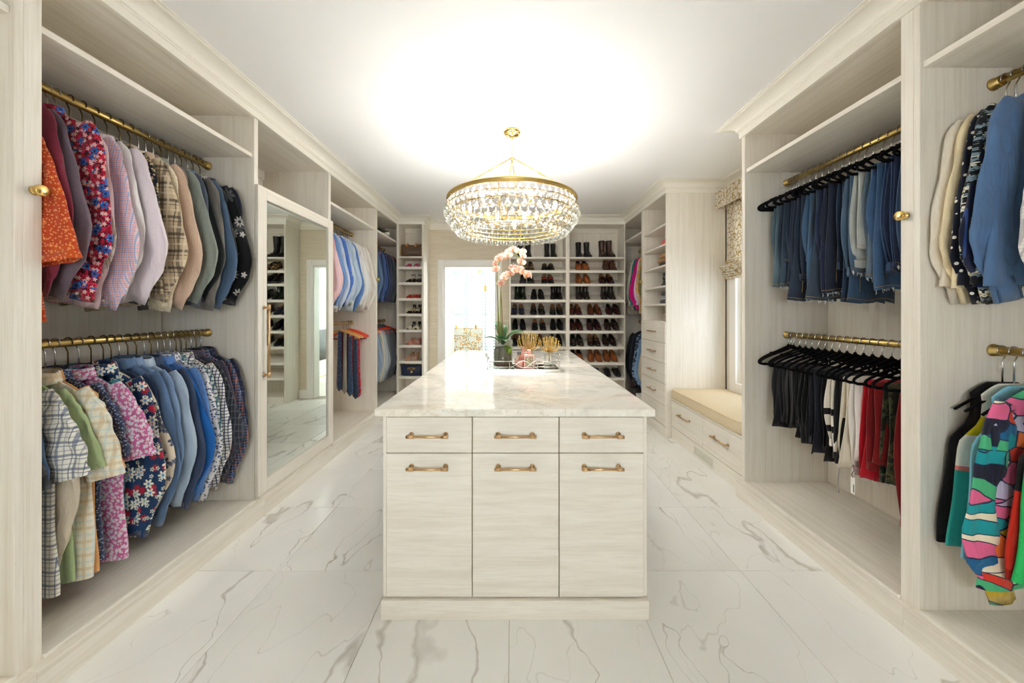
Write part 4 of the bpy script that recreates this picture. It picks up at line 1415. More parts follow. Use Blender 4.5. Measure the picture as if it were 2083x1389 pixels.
tanplaid = plaid('tan and black plaid flannel', (196, 176, 146), [(0, .075, .014, (74, 64, 56), 0, .7), (2, .085, .014, (66, 58, 52), 0, .75), (0, .075, .004, (60, 54, 50), .02, .8), (2, .085, .004, (60, 54, 50), .022, .8), (0, .075, .010, (226, 212, 186), .05, .6), (2, .085, .010, (226, 212, 186), .05, .5)])
ivory = blotch('ivory mottled print', [(0, (206, 194, 168)), (.5, (224, 214, 192)), (.62, (196, 182, 152))], 60, 2)
blush = F('blush corduroy', (206, 180, 160), (186, 160, 140), 240)
taupe = F('mauve taupe cloth', (150, 130, 124), (134, 114, 110))
sage = F('sage grey cloth', (138, 146, 138), (120, 128, 122))
slate = F('slate blue heather', (82, 92, 108), (62, 70, 86), 420)
dkgreen = F('black green cloth', (40, 44, 44), (30, 34, 34))
greytau = F('grey taupe flannel', (118, 114, 108), (98, 94, 90), 350)
chamb = F('blue chambray', (80, 102, 130), (66, 88, 114), 420)
charc = F('charcoal green cloth', (44, 48, 50), (34, 38, 40))
blkfl = floral('black with white sketched flowers', (18, 19, 22), [(5.5, .052, 7, (70, 72, 74), None), (6.2, .036, 9, (178, 176, 170), (40, 40, 42)), (5.2, .020, 5, (210, 206, 200), None)])
navykn = F('navy knit', (34, 38, 56), (24, 26, 42), 300)
strp = plaid('grey white striped linen', (208, 200, 190), [(0, .012, .004, (150, 138, 130), 0, .7), (2, .02, .003, (150, 138, 130), 0, .4)])
UP = [
 ('kimono', gold_pais, 'orange bandana print shirt with wide sleeve', 1.288, 0.01), ('shirt', burg, 'burgundy heathered shirt', 1.345, 0.01), ('shirt', plum, 'plum grey twill shirt', 1.395, -0.005),
 ('shirt', redflor, 'crimson floral shirt with blue blooms', 1.466, 0.05), ('shirt', strp, 'grey and white striped linen shirt', 1.515, -0.035), ('shirt', palepink, 'pale pink cotton shirt', 1.543, -0.025),
 ('shirt', ging, 'pink and blue gingham shirt', 1.59, 0.0), ('shirt', white1, 'plain white poplin shirt', 1.638, -0.01), ('shirt', lilac, 'lilac white dress shirt', 1.688, 0.01),
 ('shirt', darkfl, 'dark ditsy floral shirt', 1.738, -0.01), ('shirt', tanplaid, 'tan and black plaid flannel shirt', 1.795, 0.005), ('shirt', ivory, 'ivory mottled print shirt', 1.842, -0.005),
 ('shirt', blush, 'blush corduroy shirt', 1.884, 0.0), ('shirt', taupe, 'mauve taupe shirt', 1.922, -0.01), ('shirt', sage, 'sage grey shirt', 1.962, 0.0), ('shirt', slate, 'slate blue heathered sweatshirt', 2.006, 0.015),
 ('shirt', dkgreen, 'black green shirt', 2.048, -0.02), ('shirt', greytau, 'grey taupe flannel shirt', 2.088, 0.01), ('shirt', chamb, 'blue chambray shirt', 2.13, 0.0), ('shirt', charc, 'charcoal green shirt', 2.168, -0.02),
 ('shirt', blkfl, 'black shirt with white sketched flowers', 2.208, 0.005), ('shirt', navykn, 'navy knit pullover at the far end', 2.256, 0.02)]
for i, (k, mt, ds, y, dx_) in enumerate(UP):
    garment(k, i % 6, mt, ds + ' on the upper left rod', 'shirt', -1.98 + dx_, y, 2.297, radians(R.uniform(-4, 2)), 'shirt', 'shirts on the upper left rod', hlabel='upper left rod hanger under the ' + ds, buttons=1 if i % 3 == 0 else 0, drop=R.uniform(0, .02) + (.10 if i == 0 else 0))

# ================================================================== left bay, lower rod
slateb = floral('slate blue botanical', (62, 86, 116), [(9, .030, 3, (36, 48, 70), None), (22, .012, 3, (38, 50, 72), None)])
nplaid = plaid('navy and white plaid', (220, 218, 208), [(0, .05, .009, (86, 98, 124), 0, .75), (2, .05, .009, (86, 98, 124), 0, .75), (0, .05, .003, (74, 86, 112), .014, .8), (2, .05, .003, (74, 86, 112), .014, .8), (0, .05, .004, (96, 108, 134), .032, .5), (2, .05, .004, (96, 108, 134), .032, .5)])
beige = F('beige linen', (202, 190, 170), (186, 174, 154))
green = F('sage green cotton', (164, 182, 138), (148, 166, 122), 200)
creamp = plaid('cream tan windowpane', (226, 220, 202), [(0, .055, .012, (204, 178, 138), 0, .55), (2, .055, .012, (204, 178, 138), 0, .55), (0, .055, .008, (190, 204, 206), .028, .5), (2, .055, .008, (190, 204, 206), .028, .5)])
peach = F('apricot cotton', (224, 170, 112), (206, 150, 94), 200)
navydot = floral('navy pin dot', (52, 64, 92), [(110, .0032, 0, (150, 162, 184), None)])
pinkfl = floral('orchid pink ditsy floral', (186, 98, 148), [(52, .0085, 5, (206, 214, 220), None), (60, .005, 4, (224, 190, 208), None)])
teal = floral('teal starfish print', (58, 122, 136), [(13, .016, 5, (26, 58, 84), None), (11, .007, 5, (170, 200, 190), None)])
navyfl = floral('navy with white blossoms and red coral', (24, 54, 92), [(16, .019, 9, (176, 34, 54), None), (15, .024, 6, (226, 226, 210), (90, 150, 200)), (20, .011, 5, (210, 216, 206), (60, 110, 70))])
creamfl = floral('cream with navy line flowers', (214, 202, 182), [(12, .030, 6, (64, 74, 100), (214, 202, 182)), (20, .014, 5, (90, 98, 118), None)])
navy = F('navy cotton', (44, 66, 98), (32, 50, 80))
steel = F('steel blue chambray', (92, 118, 152), (74, 100, 136), 420)
lightb = F('light blue chambray', (128, 152, 184), (108, 134, 168), 420)
pales = F('pale sky cotton', (172, 188, 204), (156, 174, 194), 300)
dkslate = F('dark slate cotton', (62, 74, 100), (48, 60, 84))
vivid = F('vivid cobalt cotton', (32, 100, 176), (22, 82, 154))
heath = F('heather blue jersey', (94, 134, 190), (70, 108, 168), 200, stretch=(1, 1, .2))
wdot = floral('white micro dot', (218, 216, 214), [(75, .0055, 0, (88, 98, 132), None)])
teald = plaid('teal diamond foulard', (206, 212, 208), [(0, .020, .007, (40, 86, 104), 0, .9), (2, .024, .008, (40, 86, 104), 0, .9)])
check = plaid('navy and white windowpane check', (226, 226, 224), [(0, .018, .0045, (44, 52, 84), 0, .95), (2, .018, .0045, (44, 52, 84), 0, .95)])
tancheck = plaid('white check with tan', (222, 216, 208), [(0, .016, .004, (84, 90, 110), 0, .85), (2, .016, .004, (170, 130, 96), 0, .8)])
dkplaid = plaid('dark tartan', (44, 50, 62), [(0, .04, .008, (92, 96, 104), 0, .6), (2, .04, .008, (92, 96, 104), 0, .6), (0, .04, .003, (150, 140, 130), .018, .5)])
plumg = F('plum charcoal cotton', (74, 70, 84), (58, 54, 68))
orplaid = plaid('navy orange plaid', (50, 64, 92), [(0, .035, .006, (170, 104, 84), 0, .7), (2, .035, .006, (170, 104, 84), 0, .7), (0, .035, .003, (130, 150, 180), .016, .6), (2, .035, .003, (130, 150, 180), .016, .6)])
dkmott = blotch('navy mottled print', [(0, (28, 32, 52)), (.52, (40, 48, 74)), (.64, (92, 100, 124))], 70, 3)
chprint = blotch('charcoal shadow print', [(0, (52, 54, 58)), (.5, (74, 76, 78)), (.62, (96, 96, 96))], 30, 3)
LOW = [
 ('short', chprint, 'charcoal shadow print short sleeve shirt', 1.3, -0.06), ('short', slateb, 'slate blue botanical short sleeve shirt', 1.325, -0.05), ('short', nplaid, 'navy and white plaid short sleeve shirt', 1.362, 0.02),
 ('lowshirt', beige, 'plain beige linen shirt', 1.398, -0.02), ('short', green, 'long sage green shirt', 1.432, -0.02), ('short', creamp, 'cream shirt with tan windowpane check', 1.47, 0.025), ('short', peach, 'apricot cotton shirt', 1.508, -0.01),
 ('short', navydot, 'navy pin dot shirt', 1.54, -0.015), ('short', pinkfl, 'orchid pink ditsy floral shirt', 1.585, 0.03), ('short', teal, 'teal starfish print shirt', 1.625, -0.03),
 ('lowshirt', navyfl, 'navy shirt with white blossoms and red coral', 1.672, 0.035), ('lowshirt', creamfl, 'cream shirt with navy line flowers', 1.722, -0.02), ('lowshirt', navy, 'plain navy shirt', 1.756, -0.03),
 ('lowshirt', steel, 'steel blue chambray shirt', 1.792, 0.0), ('lowshirt', lightb, 'light blue chambray shirt', 1.832, -0.005), ('lowshirt', pales, 'pale sky blue shirt', 1.874, 0.01), ('lowshirt', dkslate, 'dark slate shirt', 1.914, 0.01),
 ('lowshirt', vivid, 'vivid cobalt blue shirt', 1.95, -0.015), ('lowshirt', heath, 'heather blue jersey shirt', 1.986, 0.01), ('lowshirt', wdot, 'white micro dot shirt', 2.024, 0.005), ('lowshirt', teald, 'teal diamond foulard shirt', 2.06, 0.01),
 ('lowshirt', check, 'navy and white windowpane shirt', 2.096, 0.015), ('lowshirt', tancheck, 'white shirt with tan check', 2.128, -0.01), ('lowshirt', dkplaid, 'dark tartan shirt', 2.16, -0.015), ('lowshirt', plumg, 'plum charcoal shirt', 2.194, 0.0),
 ('lowshirt', orplaid, 'navy and orange plaid shirt', 2.228, 0.0), ('lowshirt', dkmott, 'navy mottled print shirt at the far end', 2.264, 0.01)]
for i, (k, mt, ds, y, dx_) in enumerate(LOW):
    garment(k, i % 6, mt, ds + ' on the lower left rod', 'shirt', -1.98 + dx_, y, 1.212, radians(R.uniform(-4, 2)), 'shirt', 'shirts on the lower left rod', hlabel='lower left rod hanger under the ' + ds, buttons=2 if i in (15, 16) else 0, drop=R.uniform(0, .02))

# ================================================================== left bay 3: dress shirts, ties, red hangers
DS = [((236, 200, 204), 'pale pink'), ((222, 150, 160), 'rose pink'), ((120, 158, 210), 'sky blue'), ((150, 178, 220), 'blue striped'), ((206, 216, 232), 'ice blue'), ((84, 122, 200), 'royal blue'), ((200, 212, 228), 'white blue'), ((176, 198, 222), 'powder blue'),
      ((188, 206, 224), 'smooth light blue'), ((206, 214, 222), 'silver blue'), ((92, 130, 190), 'french blue'), ((226, 230, 236), 'cool white'), ((234, 234, 232), 'bright white'), ((228, 226, 220), 'soft white'), ((232, 228, 222), 'ivory white'), ((236, 232, 226), 'cream white'), ((230, 224, 216), 'warm white')]
for i, (c, nm) in enumerate(DS):
    mt = plaid('stripe ' + nm, c, [(0, .011, .004, (96, 130, 196), 0, .6)]) if 'striped' in nm else F('dress ' + nm, c, tuple(int(q * .94) for q in c), 250)
    garment('shirt', (i + 2) % 6, mt, nm + ' dress shirt on the rod beyond the mirror', 'shirt', -1.98, 3.42 + i * .054, 2.297, radians(R.uniform(-6, 6)), 'dress_shirt', 'dress shirts beyond the mirror', hlabel='hanger beyond the mirror under the ' + nm + ' dress shirt', drop=R.uniform(.0, .02), parts_mat={'cuff': white1} if i in (3, 8) else None)
# ties on a wooden hanger
LW = plain('varnished light wood', (214, 160, 92), .35)
def wood_hanger_mesh():
    m = MB()
    pts = catmull([(-.215, 0, -.165), (-.13, 0, -.125), (-.03, 0, -.090), (.03, 0, -.090), (.13, 0, -.125), (.215, 0, -.165)], 5)
    rows = []
    for i, p in enumerate(pts):
        u = abs(i / (len(pts) - 1) - .5) * 2
        a, b = .010 + .016 * u, .014
        rows.append([(p.x, p.y + a * cos(2 * pi * j / 12), p.z + b * sin(2 * pi * j / 12)) for j in range(12)])
    m.rings(rows, True, True, True)
    me = m.mesh('shoulder_bar', True); me.materials.append(None); fixn(me); return me
WH = wood_hanger_mesh()
def solid_hanger(x, y, z, rz, mat, label, bar=None, hookm=AGED, group=None):
    t = thing('clothes_hanger', label, 'hanger', (x, y, z), (0, 0, rz), group)
    obj('hook', HOOK, t, mats=[hookm]); obj('shoulder_bar', WH, t, mats=[mat])
    if bar: MB().tube([(-.19, 0, -.195), (.19, 0, -.195)], .006, 8).build('trouser_bar', bar, t, True)
    if bar:
        for sg in (-1, 1): MB().tube([(sg * .185, 0, -.155), (sg * .185, 0, -.195)], .004, 6).build('bar_support', CHROME, t, True)
    return t
RED = plain('red lacquer plastic', (224, 62, 30), .35)
DRED = plain('dark red plastic', (150, 26, 20), .4)
for i, (y, lb) in enumerate(((4.24, 'bright red contoured hanger nearest the ties'), (4.285, 'bright red contoured hanger in the middle of the three on the rod'), (4.33, 'bright red contoured hanger closest to the wardrobe panel'))):
    solid_hanger(-1.97 + .0 * i, y, 1.212, radians(-4 + 4 * i), RED, lb, DRED, group='bare red hangers')
tie_c = [((190, 26, 40), (120, 140, 180), 'red tie with pale blue squares'), ((170, 24, 34), (196, 60, 50), 'scarlet tie with woven dots'), ((110, 22, 34), (92, 16, 28), 'dark wine red tie'), ((90, 20, 30), (120, 30, 40), 'burgundy tie'), ((40, 52, 72), (64, 84, 110), 'dark teal tie'), ((54, 74, 104), (80, 104, 140), 'blue marled tie'),
         ((26, 30, 44), (190, 184, 170), 'black and ivory checked tie'), ((40, 56, 90), (100, 120, 160), 'navy spotted tie')]
def tie_mesh():
    m = MB()
    rows = []
    for (z, w) in ((.012, .016), (0, .018), (-.05, .020), (-.25, .024), (-.45, .032), (-.60, .040), (-.645, .034), (-.68, .002)):
        rows.append([(w * k, -.009 - .004 * (1 - abs(k)), z) for k in (-1, -.5, 0, .5, 1)] + [(w * k, -.004, z) for k in (1, .5, 0, -.5, -1)])
    m.rings(rows, True, True, True)
    rows = []
    for (z, w) in ((.012, .016), (0, .018), (-.3, .020), (-.55, .022), (-.57, .002)):
        rows.append([(w * k, .004, z) for k in (-1, 0, 1)] + [(w * k, .009, z) for k in (1, 0, -1)])
    m.rings(rows, True, True, True)
    m.box(-.016, .016, -.012, .010, .008, .016, .002)
    me = m.mesh('tie_blade', True); me.materials.append(None); fixn(me); return me
TIE = tie_mesh()
kn = MB(); kn.lathe([(.002, .0), (.017, 0), (.019, .004), (.017, .010), (.002, .010)], (0, 0, .010), 10); KEEP = kn.mesh('tie_loop', True); KEEP.materials.append(None)
for hi, (hy_, lb) in enumerate(((4.165, 'light wooden hanger with red ties beyond the mirror'), (4.10, 'light wooden hanger with dark ties beside the mirror door'))):
    solid_hanger(-1.97, hy_, 1.212, radians(3 - 6 * hi), LW, lb, None, CHROME, group='wooden tie hangers')
    for q in range(4):
        c, c2, ds = tie_c[hi * 4 + q]
        mt = floral('tie ' + ds, c, [(38, .007, 4, c2, None)], rough=.5) if 'check' not in ds else plaid('tie ' + ds, c, [(0, .014, .007, c2, 0, .9), (2, .014, .007, c2, 0, .9)])
        tt = thing('necktie', ds + ' hanging with the row of ties', 'tie', (-1.80 - q * .062, hy_ - .004, 1.02 + q * .03), (0, 0, radians(R.uniform(-30, 30))), 'neckties')
        obj('tie_blade', TIE, tt, mats=[mt])
        obj('tie_loop', KEEP, tt, mats=[CHROME])

# ================================================================== left corner bay: suits
SU = [((92, 116, 150), 'denim blue'), ((70, 88, 118), 'steel blue'), ((58, 78, 118), 'mid blue'), ((64, 92, 150), 'bright blue'), ((52, 64, 96), 'indigo'), ((44, 54, 84), 'navy'), ((66, 66, 84), 'aubergine grey'), ((58, 62, 76), 'midnight grey'), ((88, 96, 102), 'sage charcoal'), ((48, 50, 56), 'charcoal')]
SL = [((150, 166, 186), 'pale denim'), ((132, 148, 172), 'dusty blue'), ((206, 196, 170), 'cream linen'), ((176, 182, 186), 'silver grey'), ((150, 156, 162), 'light grey'), ((102, 106, 112), 'mid grey'), ((88, 92, 100), 'steel grey'), ((78, 82, 90), 'graphite'), ((70, 72, 80), 'slate'), ((84, 80, 84), 'mauve grey'), ((66, 66, 70), 'dark ash')]
for row, z, lst in (('upper', 2.29, SU), ('lower', 1.21, SL)):
    for i, (c, nm) in enumerate(lst):
        y = 4.60 + i * (.80 / len(lst))
        mt = F('suiting ' + nm, c, tuple(int(q * .82) for q in c), 420, .8, .25)
        ds = f'{nm} suit jacket on the {row} rod of the corner bay'
        garment('jacket', i % 4, mt, ds, 'jacket', -1.98, y, z, radians(R.uniform(-5, 5)), 'suit_jacket', f'suit jackets on the {row} corner rod', hang=None, buttons=3, btn=plain('grey horn button', (150, 146, 140), .4), drop=.0)
        solid_hanger(-1.98, y + .002, z, 0, RED, f'red hanger under the {nm} jacket on the {row} corner rod', group=f'red hangers on the {row} corner rod')
for row, z in (('upper', 2.29), ('lower', 1.21)):
    solid_hanger(-1.97, 5.455, z, radians(8), RED, f'empty red hanger at the wall end of the {row} corner rod', group='empty red corner hangers')

# ================================================================== right bay: jeans over velvet hangers
def denim(name, c, fade=None, streak=.25):
    if name in _MC: return _MC[name]
    t, v = fabric_base(name)
    g_ = sum(c) / 3
    c = tuple(int((q * .72 + g_ * .28) * .97) for q in c)
    mp = t.n('ShaderNodeMapping'); t.l(v, mp.inputs[0]); mp.inputs['Scale'].default_value = (260, 260, 40)
    n = t.noise(mp.outputs[0], 1, 3, .6)
    big = t.noise(v, 5, 2)
    c2 = tuple(min(255, int(q * 1.25 + 8)) for q in c)
    k = t.math('MULTIPLY', n, streak * 1.6)
    col = t.mix(k, lin(c), lin(c2))
    fd = fade or tuple(min(255, int(q * 1.2 + 16)) for q in c)
    col = t.mix(t.math('MULTIPLY', t.math('MAXIMUM', t.math('SUBTRACT', big, .5), 0.0), 2.0, clamp=True), col, lin(fd))
    _MC[name] = fin(t, v, col, .85, .5)
    return _MC[name]
def pant_mesh(seed, w0=.105, w1=.12, la=.46, lb=.40, cx=.0, t=.008, name='leg_fabric'):
    """folded over the hanger bar: front fall (hem side) and rear fall (waist side)"""
    r = random.Random(seed); ph = [r.uniform(0, 6.28) for _ in range(5)]
    zb = -.197
    cols = [-1, -.8, -.55, -.3, -.05, .2, .45, .7, .9, 1]
    prof = []
    n = 12
    for i in range(n, -1, -1):
        u = i / n; prof.append((-.011 - .006 * u, zb - la * u, w0 + (w1 - w0) * u ** 1.6, u, -1))
    for j in range(1, 5):
        a = pi * j / 5; prof.append((-.011 * cos(a), zb + .011 * sin(a), w0, 0, 0))
    for i in range(0, n + 1):
        u = i / n; prof.append((.011 + .006 * u, zb - lb * u, w0 + .018 * sin(u * 3) , u, 1))
    outer, inner = [], []
    for (y, z, w, u, sd) in prof:
        ro, ri = [], []
        for c in cols:
            wob = .010 * u * sin(7 * c + ph[0] + 3 * u) + .006 * u * sin(15 * c + ph[1])
            x = cx + w * c + .012 * u * sin(ph[2] + 4 * u)
            hemz = .006 * u * sin(5 * c + ph[3])
            tk = t * (1 - .7 * abs(c) ** 4)
            sgn = sd if sd else 0
            if sd == 0:
                ro.append((x, y * (1 + tk / .011), z + (tk if True else 0) * max(0, (z - zb) / .011))); ri.append((x, y, z))
            else:
                ro.append((x, y + sgn * tk + wob, z + hemz)); ri.append((x, y - sgn * .002 + wob, z + hemz))
        outer.append(ro); inner.append(ri)
    m = MB()
    m.rings([o + list(reversed(i_)) for o, i_ in zip(outer, inner)], True, True, True)
    me = m.mesh(name, True); me.materials.append(None); fixn(me)
    return me, outer
def waist_mesh(rows, t=.010, h=.036):
    last = rows[-1]
    z0 = min(p[2] for p in last)
    m = MB()
    top = [(p[0], p[1] + .002, p[2] + .004) for p in last]
    bot = [(p[0] * 1.0, p[1] + .003, p[2] - h) for p in last]
    topb = [(p[0], p[1] - .014, p[2] + .004) for p in last]
    botb = [(p[0], p[1] - .014, p[2] - h) for p in last]
    m.rings([top + topb[::-1], bot + botb[::-1]], True, True, True)
    for k in (1, 4, 8):
        p = last[k]; m.box(p[0] - .005, p[0] + .005, p[1] + .002, p[1] + .008, z0 - h, z0 + .006, .001)
    me = m.mesh('waistband'); me.materials.append(None); fixn(me); return me
def fray_mesh(rows, seed):
    r = random.Random(seed); first = rows[0]; m = MB()
    xs_ = [p[0] for p in first]; x0, x1 = min(xs_), max(xs_)
    for k in range(46):
        x = x0 + (x1 - x0) * r.random(); i = min(range(len(first)), key=lambda q: abs(first[q][0] - x)); p = first[i]
        l = r.uniform(.006, .022)
        m.tube([(x, p[1] + .003, p[2] + .006), (x + r.uniform(-.004, .004), p[1] + r.uniform(-.004, .006), p[2] - l)], .0011, 4)
    me = m.mesh('frayed_hem'); me.materials.append(None); return me
def seam_mesh(rows):
    m = MB()
    pts = [(r_[2][0], r_[2][1] - .0012, r_[2][2]) for r_ in rows[1:12]]
    m.tube(pts, .0013, 4)
    pts = [(p[0], p[1] - .001, p[2] + .016) for p in rows[0]]
    m.tube(pts, .0012, 4)
    me = m.mesh('stitching'); me.materials.append(None); return me
PV = {}
def pv(key, **kw):
    if key not in PV:
        me, rows = pant_mesh(**kw); PV[key] = (me, waist_mesh(rows), fray_mesh(rows, kw['seed']), seam_mesh(rows))
    return PV[key]
STITCH = plain('tan stitching', (176, 140, 92), .8); FRAY = plain('pale cotton fray', (206, 208, 206), .9)
def trousers(x, y, z, rz, mat, label, key, kw, waist=True, fray=False, stitch=True, name='jeans', cat='jeans', group='jeans', wmat=None):
    me, wb, fr, sm_ = pv(key, **kw)
    t = thing(name, label, cat, (x, y, z), (0, 0, rz), group)
    obj('leg_fabric', me, t, mats=[mat])
    if waist: obj('waistband', wb, t, mats=[wmat or mat])
    if fray: obj('frayed_hem', fr, t, mats=[FRAY])['kind'] = 'stuff'
    if stitch: obj('stitching', sm_, t, mats=[STITCH])['kind'] = 'stuff'
    return t
V = [dict(seed=1, w0=.085, w1=.125, la=.56, lb=.40, cx=-.07), dict(seed=2, w0=.095, w1=.145, la=.66, lb=.44, cx=-.06), dict(seed=3, w0=.11, w1=.13, la=.62, lb=.38, cx=-.05), dict(seed=4, w0=.10, w1=.11, la=.52, lb=.50, cx=-.07), dict(seed=5, w0=.115, w1=.135, la=.68, lb=.46, cx=-.03), dict(seed=6, w0=.09, w1=.10, la=.40, lb=.46, cx=-.08)]
JE = [((52, 84, 128), 'mid blue jeans with rolled cuffs', 5, 0), ((22, 40, 78), 'dark indigo jeans with raw hem', 3, 1), ((28, 56, 104), 'royal indigo jeans', 3, 0), ((40, 78, 126), 'classic blue jeans with raw hem', 2, 1), ((74, 96, 118), 'faded blue grey jeans with frayed hem', 0, 1), ((160, 164, 160), 'washed out pale jeans', 5, 0), ((60, 88, 118), 'dusty blue jeans with frayed hem', 3, 1),
      ((38, 68, 102), 'wide leg mid blue jeans with stitched hem', 4, 0), ((28, 48, 76), 'ink blue flared jeans', 4, 0), ((22, 32, 52), 'near black jeans with frayed knee', 2, 1), ((18, 30, 62), 'deep navy jeans', 2, 1), ((46, 62, 82), 'grey blue flared jeans with raw hem', 1, 1), ((44, 80, 118), 'bright mid blue bootcut jeans', 2, 0), ((24, 40, 62), 'dark blue jeans showing the waistband', 3, 0),
      ((36, 50, 72), 'slate denim jeans with frayed hem', 1, 1), ((22, 36, 58), 'blue black jeans', 0, 0), ((30, 46, 66), 'dark denim jeans with pale hem', 5, 0), ((44, 66, 88), 'raw hem blue jeans at the far end', 0, 1), ((64, 92, 108), 'faded teal blue jeans nearest the window', 0, 0)]
for i, (c, ds, vi, fr) in enumerate(JE):
    y = 1.625 + i * .046
    rz = pi + radians(R.uniform(-8, 4))
    mt = denim('denim ' + ds, c)
    vi2 = dict(V[vi])
    trousers(1.98, y, 2.275, rz + pi, mt, ds + ' on the upper right rod', vi, vi2, True, fr, True)
    hanger(1.98, y, 2.275, rz, 'black velvet hanger on the upper rod with ' + ds, 'velvet', hookmat=CHROME, group='black velvet hangers on the upper right rod')
for i in range(5):
    y = 2.475 + i * .0165
    hanger(1.98, y, 2.275, pi + radians(R.uniform(-6, 2) - 4 + i * 2), ['empty black velvet hanger first past the jeans', 'empty black velvet hanger second past the jeans', 'empty black velvet hanger third past the jeans', 'empty black velvet hanger fourth past the jeans', 'empty black velvet hanger fifth past the jeans, against the panel'][i], 'velvet', hookmat=CHROME, group='empty velvet hangers')
# lower rod: trousers
blackf = F('black crepe', (22, 22, 24), (14, 14, 16)); black2 = F('soft black jersey', (34, 34, 36), (24, 24, 26)); inkf = F('ink navy wool', (28, 30, 38), (20, 22, 30))
leath = plain('black leather', (20, 20, 20), .45)
creamw = F('cream wool', (222, 212, 194), (206, 196, 176)); whited = F('white denim', (228, 222, 216), (214, 208, 202)); redd = F('red cotton', (186, 24, 40), (160, 18, 32)); dkred = F('brick red cotton', (128, 24, 26), (104, 18, 20))
camo = blotch('dark green camouflage', [(0, (36, 38, 30)), (.45, (62, 66, 44)), (.58, (88, 82, 60)), (.68, (44, 46, 34))], 16, 2, .3)
bstr = stripes('black with cream side stripe', [(0, (22, 22, 24)), (.86, (200, 180, 140)), (.94, (22, 22, 24))], 0, .26)
cstr = stripes('cream and black bands', [(0, (220, 212, 200)), (.3, (24, 24, 26)), (.42, (224, 216, 204)), (.62, (30, 30, 32)), (.74, (222, 214, 200))], 2, .30)
PT = [(dkred, 'long brick red trousers with raw hem', dict(seed=21, w0=.10, w1=.115, la=0.63, lb=0.62, cx=-.04)), (camo, 'dark green camouflage trousers', dict(seed=22, w0=.11, w1=.115, la=0.47, lb=0.44, cx=-.05)), (dkred, 'brick red jeans with open fly', dict(seed=23, w0=.095, w1=.10, la=0.39, lb=0.40, cx=-.09)), (redd, 'bright red frayed trousers', dict(seed=24, w0=.09, w1=.115, la=0.49, lb=0.46, cx=-.07)),
      (whited, 'white denim jeans', dict(seed=25, w0=.09, w1=.11, la=0.41, lb=0.46, cx=-.09)), (creamw, 'cream wide leg trousers', dict(seed=26, w0=.09, w1=.125, la=0.47, lb=0.42, cx=-.09)), (black2, 'soft black trousers with a grey cord', dict(seed=27, w0=.10, w1=.12, la=0.47, lb=0.42, cx=-.08)), (cstr, 'cream and black banded knit trousers', dict(seed=28, w0=.08, w1=.09, la=0.43, lb=0.36, cx=-.11)),
      (blackf, 'black crepe wide trousers', dict(seed=29, w0=.10, w1=.13, la=0.49, lb=0.42, cx=-.07)), (inkf, 'ink navy trousers with a tie belt', dict(seed=30, w0=.10, w1=.115, la=0.47, lb=0.38, cx=-.09)), (blackf, 'black tailored trousers', dict(seed=31, w0=.10, w1=.12, la=0.43, lb=0.36, cx=-.08)), (black2, 'charcoal black joggers', dict(seed=32, w0=.10, w1=.12, la=0.45, lb=0.36, cx=-.07)),
      (blackf, 'plain black slim trousers', dict(seed=33, w0=.10, w1=.13, la=0.43, lb=0.34, cx=-.06)), (leath, 'black leather trousers', dict(seed=34, w0=.09, w1=.10, la=0.39, lb=0.34, cx=-.09)), (black2, 'black ribbed leggings', dict(seed=35, w0=.08, w1=.09, la=0.37, lb=0.34, cx=-.10)), (bstr, 'black trousers with a cream side stripe', dict(seed=36, w0=.085, w1=.12, la=0.41, lb=0.34, cx=-.10)), (inkf, 'dark ink trousers beside the window panel', dict(seed=37, w0=.08, w1=.09, la=0.35, lb=0.32, cx=-.09))]
for i, (mt, ds, kw) in enumerate(PT):
    y = 1.655 + i * .0495
    rz = pi + radians(R.uniform(-10, 2))
    trousers(1.98, y, 1.18, rz + pi, mt, ds + ' on the lower right rod', 'p%d' % i, kw, True, i in (0, 3), False, 'trousers', 'trousers', 'trousers on the lower right rod')
    hanger(1.98, y, 1.18, rz, 'black velvet hanger on the lower rod with ' + ds, 'velvet', hookmat=CHROME, group='black velvet hangers on the lower right rod')
for i in range(3):
    hanger(1.98, 2.50 + i * .024, 1.18, pi + radians(-6 + 4 * i), ['empty black velvet hanger on the lower rod just past the trousers', 'empty black velvet hanger on the lower rod in the middle of three', 'empty black velvet hanger on the lower rod against the panel'][i], 'velvet', hookmat=CHROME, group='empty velvet hangers below')
# grey drawstring cord, and a white swing tag
cd = MB(); cd.tube(catmull([(0, 0, 0), (.003, 0, -.06), (-.002, 0, -.12), (.002, 0, -.165)], 4), .0028, 6); cd.ell((.002, 0, -.168), .004, .004, .006, 8, 5)
o = cd.build('drawstring', plain('grey cord', (150, 148, 144), .9), None, True, (1.79, 1.95, .53)); tag(o, 'grey drawstring cord dangling below the cream trousers', 'cord')
tg = thing('swing_tag', 'white paper price tag on a string below the red trousers', 'tag', (1.755, 1.83, .56))
MB().tube([(0, 0, 0), (.006, 0, -.03), (-.006, 0, -.05), (0, 0, -.065)], .0015, 5).build('string', BLK, tg)
m = MB(); m.box(-.001, .001, -.011, .011, -.150, -.065, .0004); m.build('paper', plain('white card', (236, 234, 230), .7), tg)
m = MB(); m.box(-.0018, -.001, -.008, -.002, -.14, -.10, 0); m.build('printed_code', plain('grey print', (120, 118, 116), .7), tg)

